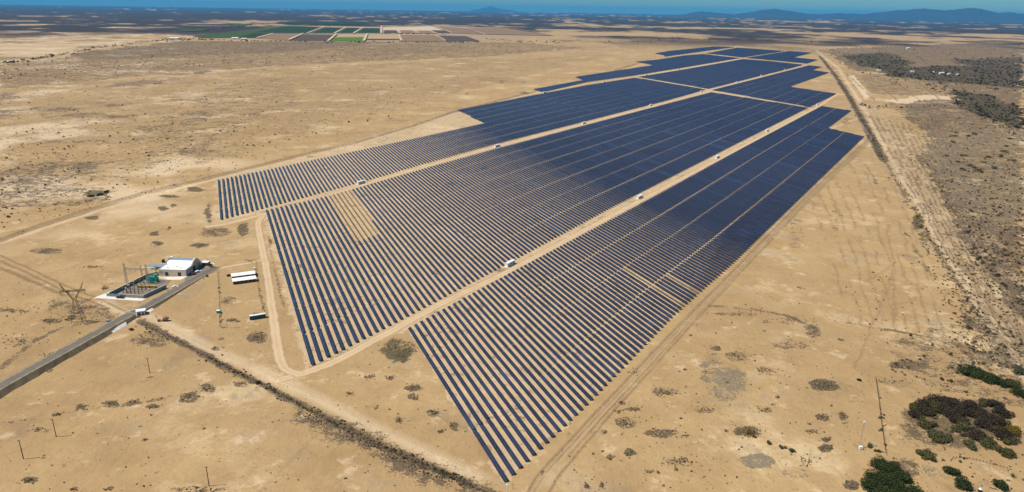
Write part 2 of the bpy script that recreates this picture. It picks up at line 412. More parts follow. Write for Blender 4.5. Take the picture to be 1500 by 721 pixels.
# right-hand scrubland
zone(cover, 0, [(1330, 148), (1500, 140), (1500, 470), (1445, 420), (1380, 320), (1340, 240), (1362, 200), (1322, 172)], 0.74)
zone(cover, 0, [(1395, 205), (1470, 200), (1500, 230), (1500, 300), (1440, 300), (1370, 250)], 0.74)
for z_ in ([(1345, 190), (1500, 190), (1500, 330), (1420, 320), (1360, 240)], [(1335, 205), (1420, 225), (1400, 240), (1345, 225)], [(1365, 255), (1450, 275), (1500, 290), (1500, 312), (1420, 300)]):
    zone(wear, 1, z_, 0.45)
zone(cover, 0, [(1290, 150), (1420, 155), (1500, 175), (1500, 200), (1350, 185)], 0.55)
zone(cover, 0, [(1250, 108), (1400, 112), (1400, 140), (1330, 140), (1275, 138)], 0.55)
zone(cover, 0, [(1205, 72), (1500, 60), (1500, 150), (1400, 140), (1330, 108), (1250, 104)], 0.74)
for z_, g_ in (([(1232, 82), (1300, 77), (1335, 92), (1320, 104), (1262, 98)], .8), ([(1395, 88), (1500, 84), (1500, 110), (1440, 108)], .3),
               ([(1285, 101), (1400, 96), (1500, 108), (1500, 130), (1390, 121), (1300, 112)], .6), ([(1395, 132), (1450, 140), (1500, 160), (1500, 190), (1440, 172), (1400, 152)], .7),
               ([(1330, 106), (1420, 104), (1440, 116), (1360, 118)], .7)):
    zone(cover, 0, z_, 0.86); zone(cover, 1, z_, g_ * .7); zone(wear, 2, z_, 0.5)
zone(cover, 0, [(1400, 300), (1500, 300), (1500, 560), (1440, 540), (1400, 430)], 0.6)
zone(cover, 0, [(1300, 500), (1400, 470), (1500, 520), (1500, 600), (1340, 560)], 0.5)
zone(cover, 0, [(1252, 150), (1292, 152), (1352, 240), (1400, 330), (1500, 480), (1500, 560), (1430, 470), (1345, 320), (1292, 236)], 0.32, True, 'set')
zone(cover, 2, [(1252, 150), (1292, 152), (1352, 240), (1400, 330), (1500, 480), (1500, 560), (1430, 470), (1345, 320), (1292, 236)], 0.2)
# between the panel rows
zone(cover, 0, [(385, 312), (448, 540), (600, 485), (740, 706), (985, 466), (1180, 160), (1060, 75), (930, 115), (670, 164), (314, 266), (322, 322)], 0.28)
zone(cover, 2, [(385, 312), (448, 540), (600, 485), (740, 706), (985, 466), (1180, 160), (1060, 75), (930, 115), (670, 164), (314, 266), (322, 322)], 0.5)
zone(wear, 1, [(385, 312), (448, 540), (600, 485), (740, 706), (985, 466), (1180, 160), (1060, 75), (930, 115), (670, 164), (314, 266), (322, 322)], 0.65)
# dead grass patches
BL = [(143, 283, 22, 5, .9, .5), (60, 292, 60, 12, .5, 0), (247, 288, 18, 3, .8, .3), (283, 278, 15, 4, .9, .3), (307, 310, 5, 18, .85, .2), (237, 305, 10, 4, .75, .2), (253, 301, 6, 3, .75, .2),
      (227, 342, 9, 3, .85, .2), (228, 358, 9, 3.5, .95, .3), (248, 335, 4.5, 3.5, .9, .2), (293, 359, 17, 3.5, .85, .2), (313, 340, 24, 10, .62, 0), (355, 337, 9, 12, .9, .1), (67, 368, 28, 6, .6, 0),
      (133, 320, 10, 3, .7, 0), (137, 392, 25, 3, .5, 0), (107, 453, 44, 18, .55, .1), (77, 470, 16, 4, .9, .3), (100, 466, 8, 4, .9, .4), (155, 423, 8, 4, .7, 0), (333, 440, 11, 8, .55, 0), (367, 383, 6, 3, .7, 0), (342, 470, 12, 4, .6, 0),
      (150, 462, 25, 14, .5, 0), (378, 493, 17, 10, .8, .1), (316, 510, 8, 3.5, .8, 0), (222, 497, 35, 12, .65, 0), (277, 584, 16, 8, .78, .1), (304, 570, 14, 7, .75, 0), (120, 597, 12, 5, .7, 0),
      (197, 589, 10, 4, .75, 0), (224, 597, 10, 3.5, .75, 0), (164, 592, 14, 4, .7, 0), (40, 704, 12, 4.5, .85, .1), (107, 717, 6, 3, .85, 0), (157, 718, 7, 3, .8, 0), (212, 645, 6, 3, .75, 0), (57, 629, 12, 5, .55, 0),
      (84, 607, 10, 2, .65, 0), (294, 717, 40, 6, .65, 0), (354, 562, 14, 5, .65, 0), (583, 512, 26, 16, .8, .6), (590, 522, 10, 10, .9, .7), (540, 551, 10, 3, .75, 0), (572, 553, 8, 4, .65, 0), (607, 568, 12, 6, .85, .2), (607, 582, 8, 5, .75, 0),
      (513, 577, 8, 3, .65, 0), (637, 605, 8, 6, .85, .1), (664, 625, 7, 7, .85, 0), (645, 632, 6, 3, .85, 0), (587, 616, 6, 5, .75, 0), (550, 598, 4, 2.5, .65, 0),
      (913, 589, 7, 4, .8, 0), (919, 619, 16, 10, .7, .1), (975, 575, 22, 8, .5, 0), (971, 634, 26, 7, .75, 0), (921, 664, 9, 6, .8, .2), (893, 669, 7, 4, .8, 0), (884, 634, 4, 2.5, .85, 0), (995, 677, 25, 7, .6, 0),
      (861, 711, 6, 5, .85, 0), (881, 711, 5, 5, .75, 0), (951, 692, 6, 3, .75, 0), (908, 604, 6, 3, .65, 0), (928, 600, 14, 4, .65, 0), (1050, 512, 11, 5, .8, 0), (1080, 523, 20, 8, .65, 0), (1120, 543, 15, 6, .6, 0),
      (1190, 485, 14, 10, .6, 0), (1331, 535, 32, 7, .75, 0), (1418, 517, 26, 20, .62, 0), (1207, 564, 25, 10, .9, .1), (1204, 612, 10, 7, .45, 0), (1236, 610, 7, 7, .65, 0), (1190, 633, 9, 4, .75, .1), (1210, 644, 9, 3, .8, .1), (1209, 657, 11, 7, .85, .2),
      (1180, 675, 14, 9, .55, 0), (1097, 632, 20, 9, .85, .3), (1246, 711, 10, 8, .75, 0), (1160, 505, 30, 8, .45, 0), (1030, 600, 18, 6, .55, 0), (1345, 325, 10, 14, .8, .7), (1352, 350, 6, 10, .6, .4),
      (1150, 470, 50, 6, .45, 0), (1165, 340, 12, 30, .35, 0), (1225, 325, 5, 30, .35, 0), (1080, 460, 40, 3, .6, 0), (1240, 178, 6, 8, .5, 0), (1420, 470, 14, 8, .85, .1), (1410, 540, 30, 10, .6, .2), (1400, 620, 85, 42, .75, .2), (1310, 690, 40, 24, .7, .2),
      (930, 545, 12, 5, .4, 0), (1035, 545, 8, 4, .5, 0), (1000, 640, 12, 4, .5, 0), (1120, 600, 10, 4, .5, 0), (1300, 560, 30, 4, .4, 0), (30, 340, 12, 3, .5, 0), (20, 455, 20, 4, .6, 0), (30, 500, 30, 8, .4, 0), (70, 520, 16, 3, .5, 0)]
for b in BL: blob(b[0], b[1], b[2], b[3], b[4], b[5])
blob(1063, 560, 34, 30, .62, 0, 1.0); blob(1110, 674, 28, 14, .85, 0, 1.0); blob(1040, 530, 20, 14, .5, 0, 0.8); blob(1170, 690, 30, 14, .4, 0, 1.0)
for k in range(240):       # small scattered dead tufts
    px, py = random.uniform(-20, 1520), random.uniform(95, 735)
    blob(px, py, random.uniform(1.5, 6), random.uniform(1, 2.6), random.uniform(.35, .75))
# ditches and strips of scrub
stroke(cover, 0, [(205, 470), (262, 500), (340, 542), (400, 572), (470, 610), (560, 655), (640, 690), (700, 714), (760, 740)], 6, .95, .6)
stroke(cover, 0, [(440, 606), (520, 640), (600, 680), (690, 714)], 18, .66, .6)
stroke(wear, 0, [(300, 520), (400, 570), (500, 622), (600, 668), (690, 708)], 3, .9, .6)
stroke(cover, 0, [(1200, 82), (1222, 108), (1246, 145), (1272, 192), (1296, 236)], 15, 1.0, .5); stroke(wear, 2, [(1203, 84), (1222, 110), (1246, 147), (1272, 194), (1290, 230)], 8, .55, .6, 1, .25); stroke(cover, 1, [(1222, 108), (1246, 145), (1296, 236)], 10, .35, .5)
stroke(cover, 0, [(1296, 236), (1325, 285), (1360, 345), (1400, 410), (1450, 490), (1500, 570)], 7, .72, .8, 1, .3)
stroke(cover, 0, [(1268, 240), (1300, 300), (1330, 345), (1370, 415)], 5, .6, .8, 1, .35)
stroke(cover, 0, [(1260, 150), (1275, 160), (1330, 157), (1430, 152)], 6, .8, .6, 1, .2)
stroke(cover, 0, [(1220, 104), (1280, 104), (1360, 112), (1400, 140), (1440, 160), (1500, 196)], 7, .6, .6, 1, .25)
stroke(cover, 0, [(1040, 448), (1100, 453), (1150, 462), (1190, 478)], 5, .75, .8, 1, .2)
stroke(cover, 0, [(1225, 470), (1270, 478), (1340, 490)], 4, .5, .8, 1, .3)
stroke(cover, 0, [(0, 93), (60, 86), (140, 70), (230, 60), (300, 56)], 22, .85, .5, 1, .2)
stroke(cover, 0, [(0, 540), (50, 500), (90, 480)], 5, .7, .5, 1, .1)
stroke(cover, 0, [(0, 620), (90, 606), (200, 590), (330, 570)], 4, .55, .9, 1, .3)
stroke(cover, 0, [(325, 480), (352, 480)], 2, .5); stroke(cover, 0, [(392, 330), (400, 390), (416, 450)], 2.5, .6, .8, 1, .2)
# wheel ruts and tracks
for off in (-2.2, 0, 2.6):
    pts = [(0, 352 + off), (60, 330 + off), (140, 305 + off), (210, 283 + off * .8), (300, 262 + off * .7), (400, 237 + off * .6), (520, 209 + off * .5), (600, 186 + off * .4), (665, 164 + off * .35), (760, 140 + off * .25), (860, 116 + off * .2), (935, 93 + off * .1)]
    stroke(wear, 0, pts, 3.0, 1.0, .6, 1, .18, int(off * 3))
stroke(cover, 2, [(0, 356), (140, 309), (300, 266), (520, 213), (665, 166), (860, 117), (950, 92)], 9, .6, .6)
stroke(cover, 2, [(0, 105), (200, 88), (240, 84)], 6, .5); stroke(cover, 2, [(0, 142), (120, 128), (300, 108), (480, 88), (520, 84)], 14, .6, .8, 1, .15)
for a_ in ([(0, 374), (60, 402), (110, 425), (150, 440), (205, 466)], [(0, 382), (60, 410), (110, 434), (160, 452)]):
    stroke(wear, 0, a_, 1.8, .85, .6)
stroke(wear, 0, [(0, 392), (50, 414), (95, 434)], 3.5, .8, .5, 1, .15)
for a_ in ([(700, 700), (560, 633), (470, 588), (400, 552), (300, 508), (240, 480)], [(150, 442), (200, 470)], [(200, 460), (240, 472), (300, 506)]):
    stroke(cover, 2, a_, 8, .6, .7)
# outer track beside the field: pale lanes with dark edges
for o_, w_, ch in ((-3.5, 1.4, 0), (4.5, 1.2, 0), (17, 1.2, 0), (28, 1.4, 0)):
    pts = [(765 + o_, 740), (790 + o_, 694 + 3), (870 + o_ * .8, 610), (985 + o_ * .6, 488), (1080 + o_ * .45, 391), (1180 + o_ * .3, 290), (1275 + o_ * .2, 201)]
    stroke(wear, 0, pts, w_, .8, .7, .6, .2, int(o_))
stroke(wear, 0, [(1180, 148), (1205, 133), (1232, 128), (1240, 140)], 2, .5); stroke(cover, 2, [(1213, 190), (1260, 172), (1290, 235)], 6, .5)
for k in range(9):         # old plough and tyre lines on the right flat
    x0 = 1180 + k * 18
    stroke(wear, 0, [(x0 - 30, 215 + k * 3), (x0 + 12, 300 + k * 4), (x0 + 40, 380 + k * 6), (x0 + 64, 470 + k * 6)], 1.2, .55, .8, 2, .36, k)
for k in range(14):
    x0 = 1276 + k * 9
    stroke(wear, 0, [(x0, 170 + k * 2), (x0 + 70, 300 + k * 5), (x0 + 160, 450 + k * 8), (x0 + 210, 540 + k * 8)], 2.2, 1.0, .7, 1.0, .30, 20 + k)
    stroke(cover, 2, [(x0 + 4, 180 + k * 2), (x0 + 74, 305 + k * 5), (x0 + 164, 455 + k * 8), (x0 + 214, 545 + k * 8)], 3, .4, .6, 1)
    stroke(cover, 0, [(x0 + 6, 190 + k * 2), (x0 + 76, 310 + k * 5), (x0 + 166, 460 + k * 8)], 3, .5, .8, 2, .42, 90 + k)
for a_ in ([(1250, 540), (1310, 400), (1300, 330)], [(1300, 447), (1340, 440), (1352, 420)], [(1290, 418), (1350, 415)], [(1312, 480), (1308, 415)], [(1270, 415), (1310, 385)]):
    stroke(wear, 0, a_, 1.3, .5, .7, 2)
for k in range(6):         # field strips of the abandoned plots
    x0 = 1240 + k * 30
    stroke(cover, 0, [(x0, 108 + k * .5), (x0 + 42 + k * 4, 148 + k)], 4, .7, .6, 1, .2)
zone(cover, 2, [(1243, 112), (1250, 110), (1276, 140), (1268, 146)], .9, False)
zone(cover, 2, [(1290, 148), (1370, 138), (1420, 152), (1330, 152)], .8)
stroke(cover, 2, [(1340, 112), (1380, 126), (1412, 150), (1440, 170), (1500, 212)], 9, .75, .5)
stroke(cover, 2, [(1196, 74), (1215, 90), (1228, 100), (1260, 150), (1300, 220), (1340, 290), (1400, 390), (1470, 500), (1500, 550)], 9, .7, .6)
for k in range(5):
    stroke(wear, 0, [(0, 420 - k * 18), (90, 395 - k * 16), (200, 360 - k * 13), (280, 335 - k * 10)], 1.5, .35, .8, 2, .4, 60 + k)
    stroke(wear, 0, [(20 + 90 * k, 721), (80 + 95 * k, 640), (170 + 95 * k, 590)], 1.5, .25, .8, 2, .42, 70 + k)
# pale wind-swept flats on the left
lf = np.clip((-gx * .9205 - gy * .3907 + 60) / 80, 0, 1) * np.clip((dist - 450) / 400, 0, 1)
cover[:, 2] = np.maximum(cover[:, 2], lf * np.clip((fbm(gx * .009, gy * .009, 6, 77) - .53) * 5, 0, .8))
cover[:, 0] = np.maximum(cover[:, 0], lf * np.clip((fbm(gx * .007 + 50, gy * .007, 6, 78) - .53) * 5, 0, .62))

Vg = np.stack([gx, gy, np.zeros_like(gx)], 1)
i, j = np.meshgrid(np.arange(nR - 1), np.arange(nA), indexing='ij'); j2 = (j + 1) % nA
Qg = np.stack([i * nA + j, (i + 1) * nA + j, (i + 1) * nA + j2, i * nA + j2], -1).reshape(-1, 4)[:, ::-1]
me = np_mesh('ground', Vg, Qg, M['ground'], smooth=True)
for nm, arr in (('cover', cover), ('wear', wear)):
    a_ = me.color_attributes.new(nm, 'FLOAT_COLOR', 'POINT'); a_.data.foreach_set('color', arr.ravel())
tag(link('ground', me), kind='structure')
hub = MB(); n_ = 48
hub.v = [(90.5 * math.cos(2 * math.pi * k / n_), 90.5 * math.sin(2 * math.pi * k / n_), -0.02) for k in range(n_)]; hub.f = [tuple(range(n_))]
tag(hub.build('ground_below', M['ground']), kind='structure')

# ------------------------------------------------------------------ roads
def ribbon(name, pts, width, mat, z=0.02, jit=0.35, step=6.0):
    P = [at(p[0], p[1]) for p in pts]
    out = []
    for a, b in zip(P[:-1], P[1:]):
        n = max(1, int((b - a).length / step))
        out += [a.lerp(b, k / n) for k in range(n)]
    out.append(P[-1])
    for _ in range(3): out = [out[0]] + [(out[k - 1] + out[k] * 2 + out[k + 1]) / 4 for k in range(1, len(out) - 1)] + [out[-1]]
    V, UV, s = [], [], 0
    for k, p in enumerate(out):
        d = (out[min(k + 1, len(out) - 1)] - out[max(k - 1, 0)]).normalized(); nrm = Vector((d.y, -d.x, 0))
        if k: s += (p - out[k - 1]).length
        w2 = width / 2
        a = p + nrm * (w2 + random.uniform(-jit, jit)); b = p - nrm * (w2 + random.uniform(-jit, jit))
        V += [(a.x, a.y, z), (b.x, b.y, z)]; UV += [(s, 0), (s, 1)]
    Q = [(2 * k, 2 * k + 2, 2 * k + 3, 2 * k + 1) for k in range(len(out) - 1)]
    uv = [UV[q] for f in Q for q in f]
    o = link(name, np_mesh(name, V, np.array(Q), mat, uv)); tag(o, kind='structure'); return o

ROAD_D = [(408, 556), (440, 549), (480, 536), (560, 492), (650, 443), (735, 403), (900, 314), (1080, 219), (1203, 153.5), (1228, 137)]
ROAD_C = [(300, 333), (330, 329), (382, 315), (460, 293), (530, 271.5), (625, 243.5), (722, 216), (858, 181), (980, 149.2), (1037, 133.4), (1110, 114), (1184, 95)]
ROAD_B = [(783, 138), (860, 122.5), (930, 112.5), (1000, 101.3), (1090, 86), (1153, 75)]
ROAD_A = [(955, 87), (1000, 80.6), (1040, 75), (1080, 69.6)]
ribbon('dirt_road', ROAD_D, 9, M['road'], 0.024)
ribbon('dirt_road', ROAD_C, 9, M['road'], 0.020)
ribbon('dirt_road', ROAD_B, 9, M['road'], 0.02); ribbon('dirt_road', ROAD_A, 9, M['road'], 0.02)
ribbon('dirt_road', [(928, 114.7), (980, 123.5), (1037, 133.4), (1110, 146), (1190, 160)], 10, M['road'], 0.028)
ribbon('dirt_road', [(1028, 79), (1086, 86), (1180, 94.5)], 10, M['road'], 0.028)
ribbon('dirt_road', [(384, 317), (377, 325), (381, 350), (391, 400), (401, 470), (408, 520), (413, 540), (424, 551), (440, 549)], 8, M['road'], 0.032)
ribbon('dirt_road', [(772, 740), (800, 694), (876, 611), (990, 489), (1085, 392), (1184, 290), (1277, 203), (1262, 182), (1243, 150), (1232, 132), (1212, 104), (1193, 77)], 6, M['track'], 0.016)
ribbon('dirt_road', [(318, 394), (340, 389), (365, 386), (386, 381)], 5, M['road'], 0.036)
ribbon('dirt_track', [(205, 458), (225, 470), (262, 488), (330, 520), (400, 549), (480, 588), (560, 627), (650, 668), (735, 708), (765, 725)], 4.0, M['track'], 0.012)

# asphalt road on its bank
AS = [(-60, 602, 2.4), (0, 565, 2.4), (60, 532, 2.4), (140, 488, 2.2), (173, 469.2, 1.9), (193, 458.7, 1.7), (217.6, 447, 1.4), (236.5, 436.5, 1.1), (255, 425.5, .8), (272, 415.5, .5), (292, 404, .25), (306, 396.5, .06), (318, 391, .04)]
def asphalt():
    P = []
    for a, b in zip(AS[:-1], AS[1:]):
        pa, pb = at(*a), at(*b); n = max(1, int((pb - pa).length / 5)); P += [pa.lerp(pb, k / n) for k in range(n)]
    P.append(at(*AS[-1]))
    for _ in range(6): P = [P[0]] + [(P[k - 1] + P[k] * 2 + P[k + 1]) / 4 for k in range(1, len(P) - 1)] + [P[-1]]
    V, UV, Q, BV, BQ, s = [], [], [], [], [], 0
    for k, p in enumerate(P):
        d = (P[min(k + 1, len(P) - 1)] - P[max(k - 1, 0)]); d.z = 0; d.normalize(); nr = Vector((d.y, -d.x, 0))
        if k: s += (p - P[k - 1]).length
        a, b = p + nr * 3.7, p - nr * 3.7
        V += [(a.x, a.y, p.z + .05), (b.x, b.y, p.z + .05)]; UV += [(s, 0), (s, 1)]
        j_ = lambda: random.uniform(-.5, .5)
        fa = p + nr * (4.6 + p.z * 1.3 + j_()); fb = p - nr * (4.4 + p.z * 0.9 + j_()); ca = p + nr * 4.2; cb = p - nr * 4.1
        BV += [(fa.x, fa.y, -.3), (ca.x, ca.y, p.z), (cb.x, cb.y, p.z), (fb.x, fb.y, -.3)]
        if k:
            Q.append((2 * k - 2, 2 * k, 2 * k + 1, 2 * k - 1)); q = 4 * k
            for e in range(3): BQ.append((q - 4 + e, q + e, q + e + 1, q - 3 + e))
    tag(link('road', np_mesh('road', V, np.array(Q), M['asphalt'], [UV[q] for f in Q for q in f])), kind='structure')
    tag(link('road_embankment', np_mesh('road_embankment', BV, np.array(BQ), M['berm'])), kind='structure')
asphalt()
def sheet(name, pts, z, mat, kind='structure', th=0.0):
    P = [at2(*p) for p in pts]
    b = MB()
    A_ = sum(P[k][0] * P[(k + 1) % len(P)][1] - P[(k + 1) % len(P)][0] * P[k][1] for k in range(len(P)))
    if A_ < 0: P = P[::-1]
    if th: b.prism(P, z - th, z)
    else: b.v = [(p[0], p[1], z) for p in P]; b.f = [tuple(range(len(P)))]
    return tag(b.build(name, mat), kind=kind)
sheet('tarmac_yard', [(240, 424), (254, 425), (262, 420), (272, 414), (270, 407), (278, 401.5), (295, 391.5), (313, 392.5), (311, 395), (296, 403), (276, 414), (256, 425), (247, 427.5)], 0.012, M['yard'])
sheet('concrete_apron', [(226, 406), (275, 405), (264, 410), (236, 410)], 0.016, M['concrete'])

# ------------------------------------------------------------------ far farmland
def field_mat(name, a, b, rows=0.0):
    t = NT(name); P = t.pos(); n = t.noise(0.01, 5, 0.6, P); f = t.noise(0.08, 4, 0.6, P)
    c = t.mix(t.math('MULTIPLY_ADD', n, .6, t.math('MULTIPLY', f, .4)), a, b); t.link(c, t.b.inputs['Base Color']); t.b.inputs['Roughness'].default_value = .95
    t.b.inputs['Specular IOR Level'].default_value = .1
    return t.m
FM = dict(dg=field_mat('crop_dark', (0.018, 0.036, 0.012), (0.034, 0.055, 0.018)), mg=field_mat('crop_green', (0.042, 0.066, 0.016), (0.07, 0.092, 0.024)), bgn=field_mat('crop_bright', (0.075, 0.14, 0.01), (0.10, 0.17, 0.015)),
          tn=field_mat('fallow_tan', (0.32, 0.22, 0.125), (0.40, 0.28, 0.165)), br=field_mat('fallow_brown', (0.20, 0.125, 0.07), (0.27, 0.175, 0.10)), gb=field_mat('fallow_grey', (0.075, 0.055, 0.045), (0.11, 0.08, 0.06)),
          lt=field_mat('field_lane', (0.50, 0.39, 0.26), (0.58, 0.45, 0.31)), sw=field_mat('sandy_field', (0.36, 0.25, 0.14), (0.45, 0.32, 0.19)))
def fields():
    sheet('field', [(281, 54.5), (413, 37.3), (560, 39.5), (640, 38), (740, 42), (815, 53), (705, 61.3), (482, 61.3), (376, 57), (300, 57)], 0.12, FM['tn'])
    sheet('field', [(560, 40.5), (632, 38.6), (650, 45), (562, 45)], 0.5, FM['lt'])
    L = [([(281, 53), (413, 38), (425, 38.5), (380, 49), (340, 56), (299, 56.5)], 'mg'), ([(380, 46), (425, 38.2), (474, 39.9), (450, 49.4), (399, 49.4), (376, 56), (345, 56)], 'dg'),
         ([(477, 40.2), (505, 40.8), (490, 49.2), (455, 49.3)], 'dg'), ([(509, 40.9), (530, 41.3), (518, 49.1), (494, 49.2)], 'dg'), ([(534, 41.3), (556, 41.6), (557, 49), (522, 49.1)], 'dg'),
         ([(379, 56.6), (399, 50.6), (441, 50.6), (422, 59.2)], 'br'), ([(427, 59.4), (446, 50.8), (490, 51.2), (478, 60.4)], 'gb'), ([(483, 60.6), (490, 55.6), (534, 55.6), (531, 61)], 'bgn'),
         ([(492, 54.8), (496, 51), (536, 51), (534, 54.8)], 'sw'), ([(540, 51), (582, 51.2), (585, 57.5), (538, 57.5)], 'sw'), ([(536, 58), (585, 58.1), (586, 59), (536, 59)], 'gb'),
         ([(587, 51.9), (636, 52.4), (650, 61), (591, 61)], 'br'), ([(640, 52.6), (682, 53.4), (704, 61), (655, 61)], 'gb'), ([(563, 44.6), (580, 44.8), (583, 48.8), (562, 48.8)], 'gb'),
         ([(586, 44.8), (602, 44.9), (608, 49), (589, 49)], 'br'), ([(612, 45.2), (626, 45.4), (634, 49.4), (614, 49.2)], 'br'), ([(632, 44.8), (650, 45), (660, 48.6), (642, 48.6)], 'gb'),
         ([(640, 38.8), (675, 41.5), (708, 51), (664, 49)], 'br'), ([(680, 42), (742, 41.6), (810, 52.8), (714, 51)], 'br'),
         ([(329, 40), (347, 35.6), (372, 35.4), (356, 39)], 'mg'), ([(263, 44.8), (295, 42.9), (306, 45.2), (266, 46.8)], 'mg'), ([(399, 35), (424, 31.5), (535, 32.3), (533, 36.8)], 'dg'),
         
         
        ]
    for k, (p, m) in enumerate(L): sheet('field', p, 1.0 + 0.13 * k, FM[m])
    for k, (a, b) in enumerate((((376, 56.6), (400, 50.2)), ((423, 59.6), (444, 50)), ((450, 49.6), (475, 39.8)), ((481, 61), (493, 50.4)), ((490, 49.6), (507, 40.4)), ((518, 49.6), (532, 40.8)), ((533, 61.2), (538, 50.4)), ((558.5, 49.6), (559, 38.4)), ((583.5, 51), (588, 61)), ((581, 44), (586, 50)), ((603, 44.4), (613, 49.6)), ((627, 45), (638, 49.8)), ((637, 52), (653, 61)), ((636, 38.2), (662, 49.2)), ((676, 41), (712, 51.4)), ((742, 41), (816, 53)), ((374, 50), (560, 49.8)), ((540, 50.4), (700, 52.6)))):
        ribbon('field_lane', [a, b], 16 if k < 8 else 12, FM['lt'], 7.0 + .05 * k, 1.0, 60)
fields()

# ------------------------------------------------------------------ vegetation
def leaf_quads(lumps, n, size, flat=0.75):
    tot = sum(l[3] ** 2 for l in lumps); P = []
    for (x, y, z, r) in lumps:
        k = max(4, int(n * r * r / tot)); d = RNG.normal(size=(k, 3)); d /= np.linalg.norm(d, axis=1)[:, None]
        rad_ = r * RNG.uniform(0.25, 1, (k, 1)) ** 0.45 * np.where(RNG.random((k, 1)) < .12, RNG.uniform(1, 1.35, (k, 1)), 1); q = d * rad_ * np.array([1, 1, flat]); q += np.array([x, y, z]); P.append(q)
    P = np.concatenate(P); P[:, 2] = np.maximum(P[:, 2], 0.05); k = len(P)
    a = RNG.normal(size=(k, 3)); a /= np.linalg.norm(a, axis=1)[:, None]; b = np.cross(a, RNG.normal(size=(k, 3))); b /= np.linalg.norm(b, axis=1)[:, None]
    s = size * RNG.uniform(.5, 1.3, (k, 1)); a *= s; b *= s * 0.7
    V = np.stack([P - a, P + b * .8, P + a, P - b * .8], 1).reshape(-1, 3); return V
def rand_lumps(w_, h_, n):
    out = []
    for _ in range(n):
        a = random.uniform(0, 6.28); d = random.uniform(0, .62) * w_ / 2; r = random.uniform(.36, .58) * min(w_, h_ * 1.6) * .62
        out.append((d * math.cos(a) * 1.15, d * math.sin(a) * .9, max(r * .6, random.uniform(.35, .8) * h_ - r * .4), r))
    return out
BUSHMATS = ['drybush', 'olive', 'leaf', 'dusk', 'sage', 'gold']
BUSH = {}
BASE = []
for k in range(6):
    lumps = rand_lumps(2.0, 1.1, 5); V = leaf_quads(lumps, 110, 0.20); BASE.append(V)
    for m_ in BUSHMATS:
        n = len(V); BUSH[(k, m_)] = np_mesh('bush', V, np.arange(n).reshape(-1, 4), M[m_])
FARB = []
for k in range(5): FARB.append(leaf_quads(rand_lumps(2.0, 1.1, 3), 22, 0.42))

def tree(px, py, w_, h_, mat, label, name='desert_tree', n=1500, leaf=0.42, cat='tree', lumps=9, group=None, bare=False):
    p = at(px, py)
    t = thing(name, label, cat, p, random.uniform(0, 6.28), group)
    L = rand_lumps(w_, h_, lumps)
    V = leaf_quads(L, n, leaf); o = link('crown', np_mesh('crown', V, np.arange(len(V)).reshape(-1, 4), mat), t)
    b = MB()
    for (x, y, z, r) in L[:6]:
        mid_ = (x * .3 + random.uniform(-.2, .2), y * .3 + random.uniform(-.2, .2), z * .45)
        b.tube((random.uniform(-.12, .12), random.uniform(-.12, .12), -.1), mid_, .17 * h_ / 5, .10 * h_ / 5, 6); b.tube(mid_, (x, y, z + r * .3), .10 * h_ / 5, .03, 5)
    b.build('trunk', M['bark'], t)
    return t

